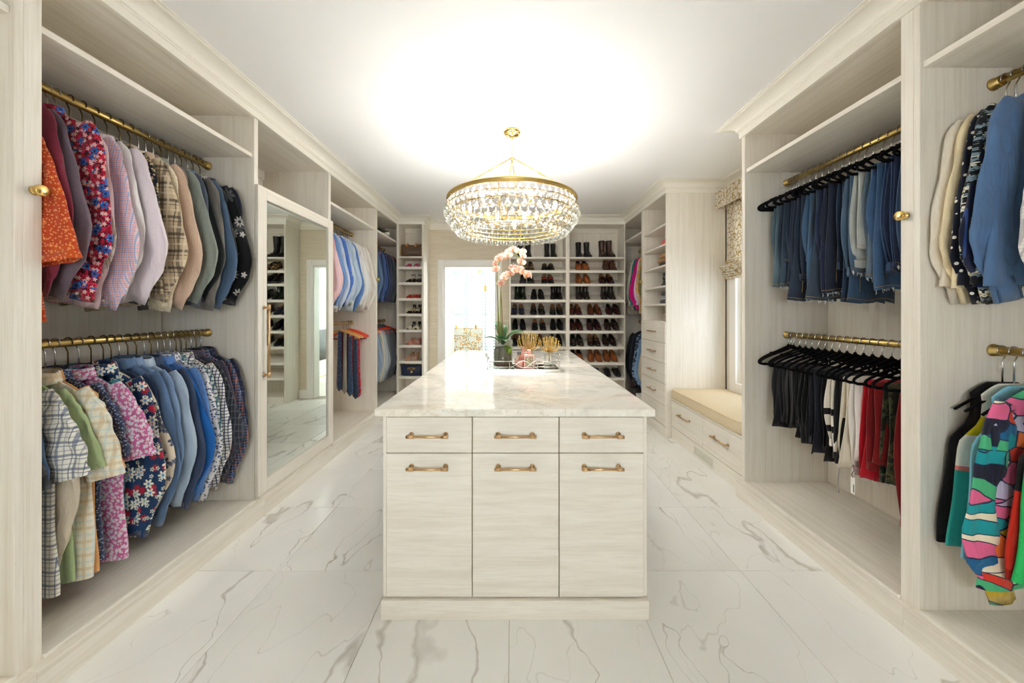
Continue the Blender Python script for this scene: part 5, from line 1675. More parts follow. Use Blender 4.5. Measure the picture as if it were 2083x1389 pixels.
# ================================================================== right near bay (cut by the frame)
def rg(kind, v, mat, ds, y, z, name='blouse', cat='blouse', row='upper', hang=VELVET, ang=None, **kw):
    dxr = -.03 if ('multicolour' in ds or 'denim' in ds) else (-.02 if ('daisies' in ds or 'aqua' in ds) else 0)
    garment(kind, v, mat, ds, cat, 1.98 + dxr, y, z, pi + radians(R.uniform(-4, 4) if ang is None else ang), name, f'tops on the {row} near right rod', hang=hang, hlabel='black hanger under the ' + ds, hookmat=CHROME, **kw)
ribw = F('ivory pleated', (224, 217, 204), (208, 199, 184), 60, stretch=(6, 6, .15))
butter = F('butter cream satin', (226, 210, 174), (214, 196, 158), 200, .55)
nvdot = floral('navy with white studs', (20, 24, 38), [(40, .0062, 0, (226, 224, 216), None)])
nvvel = stripes('navy velvet with bands', [(0, (18, 24, 48)), (.30, (30, 50, 100)), (.38, (18, 24, 48)), (.7, (40, 64, 120)), (.76, (16, 20, 40))], 0, .11, rough=.6)
bwfl = floral('black with white daisies', (24, 26, 28), [(30, .013, 6, (222, 216, 200), (150, 140, 90)), (44, .008, 5, (120, 140, 150), None)])
dblue = denim('blue denim blouse', (62, 100, 148), (90, 128, 172))
herr = plaid('white grey herringbone', (222, 218, 216), [(0, .009, .0035, (170, 164, 166), 0, .8), (2, .012, .003, (176, 170, 172), 0, .5)])
rg('blouse', 0, ribw, 'ivory pleated blouse beside the right wardrobe panel', 1.425, 2.282)
rg('blouse', 1, butter, 'butter cream satin blouse', 1.397, 2.282)
rg('blouse', 2, nvdot, 'navy blouse with white studs', 1.366, 2.282)
rg('blouse', 3, nvvel, 'navy velvet blouse with shiny bands', 1.338, 2.282)
rg('blouse', 0, bwfl, 'black blouse with white daisies', 1.316, 2.282)
rg('blouse', 1, dblue, 'blue denim blouse with gathered cuff', 1.272, 2.282)
rg('blouse', 2, herr, 'white and grey herringbone shirt at the right edge', 1.165, 2.282)
cblock = stripes('white, yellow and teal colour block', [(0, (40, 150, 140)), (.34, (218, 120, 110)), (.36, (220, 218, 206)), (.50, (196, 180, 24)), (.58, (222, 220, 208))], 2, .9, .74 + .0)
aqua = F('aqua crepe', (126, 186, 208), (112, 172, 196), 200)
def wild_mat():
    t, v = fabric_base('multicolour painted scarf print')
    u = uv2(t, v)
    wv = t.n('ShaderNodeTexNoise'); t.l(u, wv.inputs['Vector']); wv.inputs['Scale'].default_value = 5; wv.inputs['Detail'].default_value = 2
    ad = t.n('ShaderNodeVectorMath', operation='MULTIPLY_ADD'); t.l(wv.outputs['Color'], ad.inputs[0]); ad.inputs[1].default_value = (.12, .12, .12); t.l(u, ad.inputs[2])
    mp = t.n('ShaderNodeMapping'); t.l(ad.outputs[0], mp.inputs[0]); mp.inputs['Rotation'].default_value = (0, 0, .7); mp.inputs['Scale'].default_value = (1, 2.0, 1)
    vo = t.n('ShaderNodeTexVoronoi', voronoi_dimensions='2D'); t.l(mp.outputs[0], vo.inputs['Vector']); vo.inputs['Scale'].default_value = 9
    s = t.sep(vo.outputs['Color'])
    col = t.ramp(s[0], [(0, (214, 96, 140)), (.14, (20, 140, 150)), (.28, (206, 52, 36)), (.4, (24, 92, 140)), (.5, (226, 214, 190)), (.6, (70, 170, 120)), (.7, (28, 30, 48)), (.78, (184, 178, 206)), (.86, (190, 160, 30)), (.93, (224, 110, 50))], 'CONSTANT')
    ed = t.n('ShaderNodeTexVoronoi', voronoi_dimensions='2D', feature='DISTANCE_TO_EDGE'); t.l(mp.outputs[0], ed.inputs['Vector']); ed.inputs['Scale'].default_value = 9
    col = t.mix(t.math('LESS_THAN', ed.outputs['Distance'], .035), col, lin((26, 40, 70)))
    return fin(t, v, col, .7)
WILD = wild_mat()
emer = F('emerald green silk', (40, 178, 96), (28, 160, 82), 200, .5)
blkred = stripes('black with red hem', [(0, (190, 40, 24)), (.3, (28, 26, 28)), (.8, (150, 30, 20))], 2, .9, .70)
rg('tank', 0, F('black velvet cloth', (18, 18, 20), (12, 12, 14)), 'black sleeveless velvet top on the lower near right rod', 1.435, 1.19, 'top', 'top', 'lower')
rg('tank', 1, cblock, 'sleeveless top in white, yellow and teal blocks', 1.402, 1.19, 'top', 'top', 'lower')
rg('tank', 2, aqua, 'aqua sleeveless blouse with a collar', 1.365, 1.19, 'top', 'top', 'lower', parts_mat={})
rg('blouse', 3, WILD, 'multicolour painted print blouse', 1.305, 1.19, 'blouse', 'blouse', 'lower')
rg('tank', 0, blkred, 'black sleeveless top with red bands', 1.25, 1.19, 'top', 'top', 'lower')
rg('tank', 3, emer, 'emerald green silk top at the right edge', 1.205, 1.19, 'top', 'top', 'lower')

# ================================================================== right corner bay
furm = blotch('grey beige fur', [(0, (150, 142, 126)), (.5, (186, 178, 160)), (.7, (208, 200, 184))], 90, 4, stretch=(1, 1, .3))
CR = [('coat', furm, 'grey beige fur coat at the back of the corner bay', 5.36), ('blouse', F('stone silk', (206, 200, 186)), 'stone grey silk blouse in the corner bay', 5.27), ('blouse', blotch('teal sequin', [(0, (8, 96, 88)), (.5, (16, 130, 116)), (.62, (60, 60, 50))], 60, 2), 'teal patterned blouse in the corner bay', 5.17), ('blouse', F('magenta crepe', (206, 20, 124), (184, 14, 108), 200), 'magenta crepe blouse in the corner bay', 5.06),
      ('blouse', F('pale lavender knit', (214, 196, 220), (200, 180, 208)), 'pale lavender top in the corner bay', 4.95), ('coat', floral('tan lace with orange flowers', (200, 166, 116), [(9, .026, 7, (234, 160, 30), (190, 90, 20)), (60, .004, 4, (90, 70, 40), None)]), 'tan lace jacket with orange flowers in the corner bay', 4.84), ('coat', F('olive twill', (112, 112, 78), (92, 92, 62)), 'olive twill jacket in the corner bay', 4.73)]
for i, (k, mt, ds, y) in enumerate(CR):
    garment(k, i % 4, mt, ds, 'top', 1.98, y, 2.27, pi + radians(R.uniform(-4, 4)), 'top', 'tops on the upper right corner rod', hang=VELVET, hlabel='black hanger under the ' + ds, hookmat=CHROME)
CR2 = [('coat', F('black wool', (28, 28, 32), (20, 20, 24)), 'black wool coat in the corner bay', 5.28), ('coat', F('blue black wool', (32, 36, 44), (24, 28, 36)), 'blue black coat in the corner bay', 5.14), ('blouse', floral('blue medallion lace', (40, 52, 80), [(26, .016, 6, (150, 176, 206), (40, 52, 80)), (36, .006, 4, (180, 200, 220), None)]), 'blue medallion print blouse in the corner bay', 5.02),
       ('blouse', denim('light denim dress', (96, 142, 190), (130, 170, 208)), 'light blue denim shirt dress in the corner bay', 4.88), ('blouse', F('oatmeal linen', (200, 186, 164)), 'oatmeal linen top in the corner bay', 4.76)]
for i, (k, mt, ds, y) in enumerate(CR2):
    garment(k, i % 4, mt, ds, 'top', 1.98, y, 1.19, pi + radians(R.uniform(-4, 4)), 'top', 'tops on the lower right corner rod', hang=VELVET, hlabel='black hanger under the ' + ds, hookmat=CHROME)
# ================================================================== shoes
def lerp_list(lst, u):
    for (a, va), (b, vb) in zip(lst, lst[1:]):
        if u <= b: return va + (vb - va) * (u - a) / (b - a)
    return lst[-1][1]
SL = .275
def shoe_parts(kind):
    """returns dict of meshes; toe at -y"""
    wl = [(0, .005), (.03, .020), (.10, .034), (.26, .045), (.42, .043), (.6, .036), (.8, .035), (.93, .031), (1, .010)]
    if kind == 'pointed': wl = [(0, .004), (.04, .014), (.14, .030), (.3, .043), (.45, .042), (.6, .036), (.8, .034), (.93, .03), (1, .010)]
    hh = .022 if kind != 'slipper' else .004
    chunk = .012
    if kind == 'chunky': chunk = .030; hh = .012
    ut = {'boot': .44, 'tall': .44, 'combat': .44, 'slipper': .52, 'mule': .5}.get(kind, .46)
    hl = [(0, .010), (.05, .026), (.18, .040), (.34, .056), (ut, .078)]
    rl = [(ut, .078), (ut + .06, .070), (.66, .058), (.86, .064), (1, .074)]
    if kind == 'slipper': rl = [(ut, .066), (.66, .03), (1, .026)]
    n = 22
    rows = []; us = [0, .02, .05, .09, .14, .2, .26, .32, .38, ut - .005, ut + .005, .54, .6, .66, .72, .78, .84, .9, .95, .985, 1]
    base = lambda u: chunk + hh * sstep(.42, .74, u) + .010 * (1 - sstep(0, .16, u))
    for u in us:
        y = -SL / 2 + SL * u; w = lerp_list(wl, u); b = base(u)
        ring = []
        if u < ut or u > .96:
            h = lerp_list(hl, u) if u < ut else lerp_list(rl, u)
            for k in range(17):
                a = pi * k / 16
                ring.append((w * math.copysign(abs(cos(a)) ** .75, cos(a)), y, b + h * sin(a) ** .9))
        else:
            rm = lerp_list(rl, u)
            L_ = [(w, 0), (w * 1.03, rm * .25), (w * 1.0, rm * .5), (w * .92, rm * .75), (w * .84, rm * .95), (w * .80, rm), (w * .74, rm * .98), (w * .70, .016), (0, .012)]
            for k in range(17):
                if k <= 8: x, z = L_[k]
                else: x, z = L_[16 - k]; x = -x
                ring.append((x, y, b + z))
        rows.append(ring)
    m = MB()
    nn = 17; vs = [p for r_ in rows for p in r_]; m.v = vs
    for i in range(len(rows) - 1):
        for k in range(nn - 1):
            m.f.append((i * nn + k, i * nn + k + 1, (i + 1) * nn + k + 1, (i + 1) * nn + k))
            m.mi.append(1 if (us[i] >= ut - .006 and 5 <= k <= 10) else 0)
    m.f.append(tuple((len(rows) - 1) * nn + k for k in range(nn))); m.mi.append(0)
    if kind in ('boot', 'tall', 'combat'):
        H = {'boot': .145, 'tall': .30, 'combat': .21}[kind]
        yc = -SL / 2 + SL * .74
        rr_ = []
        for (z, rx, ry) in ((.05, .036, .066), (.09, .036, .056), (.12, .037, .050), (H * .75 + .02, .040 + .01 * (kind == 'tall'), .050), (H + .02, .043 + .012 * (kind == 'tall'), .055)):
            rr_.append([(rx * cos(2 * pi * j / 18), yc + ry * sin(2 * pi * j / 18) - (.01 if z < .1 else 0), z + .02) for j in range(18)])
        m.rings(rr_, True)
        m.cur = 1
        top = rr_[-1]
        m.rings([top, [(x * .9, yc + (y - yc) * .9, z - .002) for x, y, z in top], [(x * .85, yc + (y - yc) * .85, z - .06) for x, y, z in top]], True, False, True)
        m.cur = 0
    up = m.mesh('upper', True); up.materials.append(None); up.materials.append(None); fixn(up)
    # sole
    s = MB(); pr = []
    for u in us: 
        pr.append((-SL / 2 + SL * u * 1.0, lerp_list(wl, u) * 1.07 + .001, base(u)))
    outl = [(w, y, b) for y, w, b in pr] + [(-w, y, b) for y, w, b in reversed(pr)]
    th = chunk * .95
    rk = 1.0 if kind != 'chunky' else 1.04
    s.rings([[(x * rk, y, b - th) for x, y, b in outl], [(x * rk, y, b - th * .1) for x, y, b in outl], [(x * .98, y, b + .002) for x, y, b in outl]], True, True, True)
    so = s.mesh('sole'); so.materials.append(None); fixn(so)
    he = None
    if hh > .008:
        h_ = MB(); pr2 = [p for p, u in zip(pr, us) if u >= .72]
        outl = [(w, y, b) for y, w, b in pr2] + [(-w, y, b) for y, w, b in reversed(pr2)]
        h_.rings([[(x * .95, y, 0) for x, y, b in outl], [(x, y, b - th * .9) for x, y, b in outl]], True, True, True)
        he = h_.mesh('heel'); he.materials.append(None); fixn(he)
    # trims
    la = MB()
    for u in (.30, .34, .38, .42):
        h = lerp_list(hl, u) + base(u); y = -SL / 2 + SL * u
        la.tube([(-.016, y, h - .006), (0, y - .002, h + .002), (.016, y, h - .006)], .0022, 5)
    if kind == 'combat':
        for z in (.10, .12, .14, .16, .18): la.tube([(-.016, -.0 + SL * .04, z + .02), (0, -.004 + SL * .04, z + .022), (.016, SL * .04, z + .02)], .0022, 5)
    lc = la.mesh('laces', True); lc.materials.append(None)
    bi = MB(); u = .36; h = lerp_list(hl, u) + base(u); y = -SL / 2 + SL * u
    bi.tube([(-.026, y, h - .012), (0, y - .003, h + .004), (.026, y, h - .012)], .0032, 6)
    for sg in (-1, 1): bi.tube([(sg * (.020 + .009 * cos(a * pi / 4)), y - .001, h - .008 + .009 * sin(a * pi / 4)) for a in range(8)], .0022, 5, closed=True)
    bc = bi.mesh('horsebit', True); bc.materials.append(None)
    st = MB(); u = .33; rowst = []
    for uu in (.27, .40):
        h = lerp_list(hl, uu); w = lerp_list(wl, uu); y = -SL / 2 + SL * uu; b = base(uu)
        rowst.append([((w + .001) * math.copysign(abs(cos(pi * k / 16)) ** .75, cos(pi * k / 16)), y, b + (h + .0015) * sin(pi * k / 16) ** .9) for k in range(2, 15)])
    st.rings(rowst, False); sc_ = st.mesh('vamp_strap', True); sc_.materials.append(None)
    return dict(upper=up, sole=so, heel=he, laces=lc, horsebit=bc, vamp_strap=sc_)
SHOE = {k: shoe_parts(k) for k in ('oxford', 'pointed', 'chunky', 'boot', 'tall', 'combat', 'slipper', 'mule')}
def leather(name, c, c2=None, rough=.3):
    if name in _MC: return _MC[name]
    t = NT(name); v = t.coord((1, 1, 1), rnd=4); n = t.noise(v, 22, 3)
    _MC[name] = t.set(t.ramp(n, [(.35, c2 or tuple(int(q * .62) for q in c)), (.6, c)]), rough, 0, .5)
    return _MC[name]
LBLK = leather('black polished leather', (24, 24, 26), (14, 14, 15), .22); LMAT = leather('matt black leather', (30, 30, 31), None, .5)
SOLB = plain('black rubber sole', (26, 25, 25), .6); SOLG = plain('dark grey rubber sole', (62, 60, 58), .7); SOLT = plain('tan leather sole', (120, 78, 46), .5); SOLD = plain('dark leather sole', (44, 30, 24), .5)
LINB = plain('black shoe lining', (30, 27, 25), .8); LINT = plain('tan shoe lining', (176, 128, 84), .7)
TILT = math.atan2(.095, .328)
def one_shoe(kind, x, yc, z, rz, label, up, sole, lining, trims, tilt, group, name):
    d = SHOE[kind]
    t = thing(name, label, 'shoe', (x, yc, z), (tilt, 0, rz), group)
    obj('upper', d['upper'], t, mats=[up, lining])
    obj('sole', d['sole'], t, mats=[sole])
    if d['heel']: obj('heel', d['heel'], t, mats=[sole])
    for tn, tm in trims: obj(tn, d[tn], t, mats=[tm])
    return t
ROWN = ['top', 'second', 'third', 'fourth', 'fifth', 'sixth', 'seventh', 'eighth', 'ninth']
def pair(row, xa, xb, kind, desc, up, sole=SOLB, lining=LINB, trims=(), name='shoe', side='left', splay=4, flat=False, tops=None, sc=1.0):
    z0 = (tops or B_TOPS)[row]
    tilt = 0 if (row == 0 or flat) else TILT
    for k, xz in enumerate((xa, xb)):
        x = (1020 + xz / 3.857 - 1041.5) * 5.26 / 723
        yc = YF + .035 + SL / 2 * cos(tilt)
        z = z0 + (0 if tilt == 0 else -.008 + (yc - YF - .012) * math.tan(tilt)) + .0015
        lb = f"{'left' if k == 0 else 'right'} one of the {desc}, {ROWN[row]} {side} back shelf"
        o = one_shoe(kind, x, yc, z, radians((-splay if k == 0 else splay)), lb, up, sole, lining, trims, tilt, 'shoes in the back cabinets', name)
        if sc != 1.0: o.scale = (sc, sc, sc)
GOLDT = GOLD
# black cabinet
pair(0, 148, 213, 'tall', 'black western boots', LMAT, SOLB, name='boot')
pair(0, 360, 415, 'combat', 'short black lace boots', LMAT, SOLB, trims=[('laces', LINB)], name='ankle_boot', sc=.92)
studs = floral('black leather with gold motifs', (24, 22, 22), [(46, .0075, 5, (196, 150, 70), None)], rough=.4)
pair(1, 188, 232, 'oxford', 'black loafers with gold motifs', studs, SOLB, name='loafer', sc=.92)
pair(1, 340, 390, 'slipper', 'black backless loafers', LBLK, SOLB, LINB, [('horsebit', GOLD)], name='loafer', sc=.98)
pair(2, 170, 228, 'chunky', 'black chunky patent shoes', LBLK, SOLG, name='shoe')
pair(2, 338, 388, 'oxford', 'black loafers with red band', LBLK, SOLB, LINT, [('vamp_strap', plain('red web strap', (170, 24, 36), .6)), ('horsebit', GOLD)], name='loafer', sc=.95)
pair(3, 126, 168, 'boot', 'dark green rain boots', leather('dark green rubber', (30, 44, 28), (20, 32, 20), .2), SOLB, name='ankle_boot')
pair(3, 257, 312, 'oxford', 'black derby shoes', LBLK, SOLB, trims=[('laces', LINB)], name='derby_shoe')
pair(3, 410, 455, 'boot', 'sleek black ankle boots', LBLK, SOLB, name='ankle_boot', sc=.95)
pair(4, 103, 157, 'pointed', 'navy suede loafers', F('navy suede', (34, 36, 52), (24, 26, 42), 300), SOLB, LINT, name='loafer')
pair(4, 253, 315, 'chunky', 'chunky black loafers with gold bits', LBLK, SOLB, LINT, [('horsebit', GOLD)], name='loafer')
pair(4, 405, 460, 'oxford', 'slim black loafers with gold bits', LBLK, SOLB, LINT, [('horsebit', GOLD)], name='loafer')
pair(5, 107, 168, 'pointed', 'glossy black slip-ons', LBLK, SOLB, name='slip_on_shoe')
pair(5, 263, 325, 'oxford', 'black penny loafers', LBLK, SOLB, LINT, [('vamp_strap', LMAT)], name='loafer')
pair(5, 408, 463, 'pointed', 'plain black dress shoes', LBLK, SOLB, name='dress_shoe')
pair(6, 104, 152, 'oxford', 'black dress shoes behind the orchid', LBLK, SOLB, LINT, name='dress_shoe')
pair(6, 255, 308, 'oxford', 'black dress shoes behind the starbursts', LBLK, SOLB, LINT, name='dress_shoe')
pair(6, 402, 456, 'pointed', 'pointed black dress shoes', LBLK, SOLB, name='dress_shoe')
# brown cabinet
LBRN = leather('dark brown leather', (66, 42, 32), (40, 26, 20), .3); LOX = leather('oxblood leather', (84, 36, 28), (48, 22, 18), .25); LTAN = leather('tan leather', (164, 92, 44), (116, 60, 28), .3); LCOG = leather('cognac leather', (112, 56, 32), (70, 36, 22), .25)
LBUR = leather('burgundy leather', (70, 32, 34), (40, 20, 22), .25); LCHOC = leather('chocolate leather', (58, 38, 32), (36, 24, 20), .25); LTWO = leather('black and grey burnished leather', (64, 58, 54), (30, 27, 25), .25); LBB = leather('black brown leather', (46, 38, 34), (30, 26, 24), .35)
pair(0, 615, 685, 'combat', 'black combat boots', LMAT, SOLB, trims=[('laces', LINB)], name='boot', side='right')
pair(0, 803, 865, 'combat', 'brown lace winter boots', leather('brown oiled leather', (72, 52, 44), (48, 34, 30), .5), SOLB, trims=[('laces', LINT)], name='boot', side='right', sc=1.1)
pair(1, 610, 663, 'oxford', 'tan suede desert shoes', leather('tan suede', (166, 92, 42), (140, 74, 32), .7), SOLT, trims=[('laces', LINB)], name='derby_shoe', side='right')
pair(1, 828, 880, 'boot', 'brown fur lined ankle boots', leather('brown nubuck', (104, 66, 42), (56, 36, 26), .7), SOLD, name='ankle_boot', side='right', sc=.95)
pair(2, 612, 676, 'oxford', 'tan brogues', LTAN, SOLT, LINT, [('laces', SOLD)], name='brogue', side='right')
pair(2, 798, 858, 'oxford', 'oxblood monk strap loafers', LBUR, SOLD, LINT, [('vamp_strap', LBUR)], name='loafer', side='right')
pair(3, 612, 668, 'boot', 'dark brown chukka boots', LBB, SOLD, trims=[('laces', LINB)], name='ankle_boot', side='right')
pair(3, 812, 870, 'boot', 'black brown harness boots', LBB, SOLB, name='ankle_boot', side='right')
pair(4, 555, 606, 'oxford', 'oxblood brogues', LOX, SOLD, LINT, [('laces', SOLD)], name='brogue', side='right')
pair(4, 705, 763, 'oxford', 'cognac brogues', LCOG, SOLD, LINT, [('laces', SOLD)], name='brogue', side='right')
pair(4, 852, 912, 'pointed', 'dark burgundy loafers', LBUR, SOLD, LINB, name='loafer', side='right')
pair(5, 562, 614, 'oxford', 'oxblood monk shoes', LOX, SOLD, LINB, [('vamp_strap', LOX)], name='monk_shoe', side='right')
pair(5, 700, 756, 'oxford', 'burgundy derby shoes', LBUR, SOLD, LINB, [('laces', SOLD)], name='derby_shoe', side='right')
pair(5, 840, 900, 'oxford', 'chocolate strap shoes', LCHOC, SOLD, LINB, [('vamp_strap', LCHOC)], name='monk_shoe', side='right')
pair(6, 568, 620, 'oxford', 'burnished two tone loafers', LTWO, SOLD, LINB, name='loafer', side='right')
pair(6, 705, 752, 'oxford', 'brown loafers with gold bits', LCHOC, SOLD, LINT, [('horsebit', GOLD)], name='loafer', side='right')
pair(6, 825, 880, 'pointed', 'chocolate slip-on loafers', LCHOC, SOLD, LINB, name='loafer', side='right')
pair(7, 568, 618, 'oxford', 'tan slip-on loafers', LTAN, SOLT, LINB, name='loafer', side='right')
pair(7, 708, 766, 'oxford', 'tan tied moccasins', LTAN, SOLT, LINT, [('laces', SOLT)], name='moccasin', side='right')
pair(7, 833, 886, 'oxford', 'tan penny loafers', leather('light cognac leather', (150, 82, 44), (104, 54, 28), .3), SOLT, LINT, [('vamp_strap', LTAN)], name='loafer', side='right')
pair(8, 700, 752, 'slipper', 'black slippers half behind the countertop', LMAT, SOLB, name='slipper', side='right')
pair(8, 838, 912, 'slipper', 'black felt clogs', F('black felt', (28, 28, 30), (20, 20, 22)), SOLB, plain('fleece lining', (176, 160, 140), .95), name='slipper', side='right')

# ---------------- heels on the left tower
def heel_shoe(row, k, x, desc, vamp, sole, hh=.085, open_toe=True, strap=None, bow=None, block=True, heelm=None, counter=None, studsm=None, rz=0):
    z0 = LT_TOPS[row] + .0015
    t = thing('high_heel' if hh > .04 else 'slide_sandal', f"{'left' if k == 0 else 'right'} one of the {desc} on the narrow shelf tower", 'shoe', (x, YF + .15, z0), (0, 0, radians(rz)), 'heels on the narrow tower')
    path = [(-.115, .008), (-.09, .006), (-.05, .006), (-.02, .012), (.02, .05 * hh / .085 + .004), (.06, .9 * hh), (.10, hh + .004), (.115, hh + .004)]
    wd = [.012, .026, .034, .032, .024, .022, .023, .012]
    rows = []
    for (y, z), w in zip(path, wd): rows.append([(w, y, z), (w * .5, y, z + .001), (-w * .5, y, z + .001), (-w, y, z), (-w, y, z - .005), (w, y, z - .005)])
    m = MB(); m.rings(rows, True, True, True); fixo = m.build('footbed', sole, t, False)
    rows = []
    for (y, w, h, b) in ((-.108 if not open_toe else -.098, .022, .018, .006), (-.09, .032, .032, .006), (-.06, .038, .045, .005), (-.028, .037, .056 , .008)):
        rows.append([((w) * math.copysign(abs(cos(pi * q / 12)) ** .8, cos(pi * q / 12)), y + .012 * sin(pi * q / 12), b + h * sin(pi * q / 12)) for q in range(13)])
    m = MB(); m.rings([r_ for r_ in rows], False)
    m.rings([[(x_ * .96, y_, z_ - .002) for x_, y_, z_ in r_] for r_ in rows][::-1], False)
    if not open_toe: m.add(rows[0] + [(0, -.122, .006)], [(q, q + 1, 13) for q in range(12)])
    m.build('vamp', vamp, t, True)
    m = MB()
    if block: m.rings([[(.020, .075, 0), (-.020, .075, 0), (-.020, .115, 0), (.020, .115, 0)], [(.022, .07, hh), (-.022, .07, hh), (-.022, .118, hh), (.022, .118, hh)]], True, True, True)
    else: m.tube([(0, .105, 0), (0, .10, hh * .5), (0, .098, hh)], [.006, .008, .02], 10)
    m.build('heel', heelm or vamp, t)
    if strap:
        zc = hh + .055
        MB().tube([(.032 * cos(2 * pi * j / 16), .085 + .030 * sin(2 * pi * j / 16), zc + .012 * sin(2 * pi * j / 16)) for j in range(16)], .0026, 6, closed=True).build('ankle_strap', strap, t, True)
        MB().tube([(.030, .09, zc), (.024, .105, hh + .02), (0, .118, hh + .004)], .0026, 6).build('heel_strap', strap, t, True)
    if counter:
        rows = [[(.024 * cos(a), .092 + .026 * sin(a), hh + z_) for a in [pi * q / 8 for q in range(9)]] for z_ in (0, .02, .045)]
        m = MB(); m.rings(rows, False); m.build('heel_counter', counter, t, True)
    if bow:
        for sg in (-1, 1):
            m = MB(); m.tube(catmull([(0, -.055, .055), (sg * .026, -.058, .072), (sg * .040, -.058, .06), (sg * .028, -.058, .044), (0, -.056, .052)], 4), .006, 6); m.build('bow_loop', bow, t, True)
        m = MB(); m.ell((0, -.06, .054), .008, .007, .009, 8, 6); m.build('bow_knot', bow, t, True)
    if studsm:
        m = MB()
        for (a, yy) in ((.4, -.08), (.9, -.06), (1.6, -.085), (2.2, -.055), (2.7, -.08), (1.4, -.05)):
            w, h = .036, .044
            m.ell((w * cos(a), yy + .012 * sin(a), .006 + h * sin(a)), .005, .005, .005, 6, 5)
        o = m.build('gold_studs', studsm, t, True); o['kind'] = 'stuff'
    return t
def hp(row, xa, xb, *a, **k):
    for q, xz in enumerate((xa, xb)):
        x = (800 + xz / 7.71 - 1041.5) * 5.25 / 723
        heel_shoe(row, q, x, *a, rz=(-14 if q == 0 else -4), **k)
LPK = leather('hot pink suede', (206, 60, 128), (184, 46, 112), .7); LRD = leather('scarlet leather', (206, 36, 26), (176, 26, 20), .35); LNU = leather('nude leather', (196, 150, 124), (176, 130, 106), .4); LPB = leather('blush leather', (226, 166, 152), (208, 146, 132), .4); TANS = plain('tan insole', (186, 140, 100), .6)
IVW = plain('ivory cord', (214, 206, 182), .7)
hp(1, 250, 360, 'pink studded slides', LPK, TANS, hh=.018, studsm=GOLD)
hp(2, 250, 368, 'black strappy sandals with gold soles', LBLK, GOLD, hh=.075, strap=LBLK)
hp(3, 255, 350, 'red heeled mules', LRD, TANS, hh=.065)
hp(4, 262, 368, 'black pumps with ivory bows', LBLK, TANS, hh=.095, open_toe=False, bow=IVW, counter=LBLK)
hp(5, 255, 362, 'black and white heeled mules', IVW, LBLK, hh=.07, strap=None, counter=LBLK)
hp(6, 250, 368, 'blush pink mules', LPB, TANS, hh=.085)
hp(7, 245, 345, 'nude slingback heels', LNU, TANS, hh=.10, open_toe=False, strap=LNU, block=False)

# ---------------- bags on the left tower
def monogram():
    t = NT('brown monogram canvas'); v = t.coord((1, 1, 1)); s = t.sep(v)
    cv = t.n('ShaderNodeCombineXYZ'); t.l(t.math('ADD', s[0], s[2]), cv.inputs[0]); t.l(t.math('SUBTRACT', s[0], s[2]), cv.inputs[1])
    k, vo = blooms_mask(t, cv.outputs[0], 30, .0125, 4, rnd=0.0)
    col = t.mix(k, lin((66, 50, 42)), lin((128, 104, 70)))
    return t.set(col, .5)
MONO = monogram()
VACH = plain('honey leather trim', (190, 122, 50), .45)
dbx = -1.482
bag = thing('handbag', 'brown monogram canvas handbag with honey leather handle tabs on the tower top', 'handbag', (dbx, YF + .14, 2.1505))
rows = []
for i in range(13):
    x = -.150 + .300 * i / 12
    e = 1 - .10 * abs(i / 6 - 1) ** 4
    ring = []
    for j in range(28):
        a = 2 * pi * j / 28
        cy_, sz_ = math.copysign(abs(cos(a)) ** .7, cos(a)), math.copysign(abs(sin(a)) ** .75, sin(a))
        h = .098 - .012 * cos(x * 14)
        ring.append((x, .085 * e * cy_ * (1 - .25 * max(0, sz_)), .10 + h * sz_ * e if sz_ > 0 else .10 + .10 * sz_ * e))
    rows.append(ring)
m = MB(); m.rings(rows, True, True, True); o = m.build('bag_body', MONO, bag, True); fixn(o.data)
for xx in (-.150, .150):
    MB().tube([(xx * .99, .083 * math.copysign(abs(cos(2 * pi * j / 24)) ** .7, cos(2 * pi * j / 24)), .10 + .092 * math.copysign(abs(sin(2 * pi * j / 24)) ** .75, sin(2 * pi * j / 24))) for j in range(24)], .005, 6, closed=True).build('piping', VACH, bag, True)
for xx in (-.068, .062):
    m = MB(); m.add([(xx - .015, -.0735, .185), (xx + .015, -.0735, .185), (xx + .015, -.086, .158), (xx, -.089, .143), (xx - .015, -.086, .158)] + [(xx - .015, -.067, .185), (xx + .015, -.067, .185), (xx + .015, -.08, .158), (xx, -.083, .143), (xx - .015, -.08, .158)], [(0, 1, 2, 3, 4), (9, 8, 7, 6, 5)] + [(q, (q + 1) % 5, 5 + (q + 1) % 5, 5 + q) for q in range(5)])
    o = m.build('handle_tab', VACH, bag); fixn(o.data)
    MB().tube(catmull([(xx, -.072, .183), (xx, -.055, .197), (xx, .02, .204), (xx, .06, .190)], 4), .006, 6).build('handle', VACH, bag, True)
NB = leather('navy leather', (26, 42, 76), (18, 32, 60), .4)
bb = thing('handbag', 'navy leather flap bag with gold medallions on the low tower shelf', 'handbag', (-1.478, YF + .11, .3995))
m = MB(); m.box(-.140, .140, -.045, .045, 0, .150, .012); m.build('bag_body', NB, bb)
m = MB(); m.add([(-.142, -.052, .152), (.142, -.052, .152), (.142, -.052, .085), (0, -.055, .028), (-.142, -.052, .085), (-.142, -.046, .152), (.142, -.046, .152), (.142, -.046, .085), (0, -.047, .028), (-.142, -.046, .085)], [(0, 1, 2, 3, 4), (9, 8, 7, 6, 5)] + [(q, (q + 1) % 5, 5 + (q + 1) % 5, 5 + q) for q in range(5)])
o = m.build('flap', NB, bb); fixn(o.data)
for (xx, zz, r_) in ((-.040, .108, .014), (0, .110, .019), (.040, .108, .014)):
    MB().tube([(xx + r_ * cos(2 * pi * j / 16), -.058, zz + r_ * .8 * sin(2 * pi * j / 16)) for j in range(16)], .0045, 6, closed=True).build('gold_ring', GOLD, bb, True)
m = MB(); m.ell((0, -.057, .062), .020, .005, .018, 10, 6)
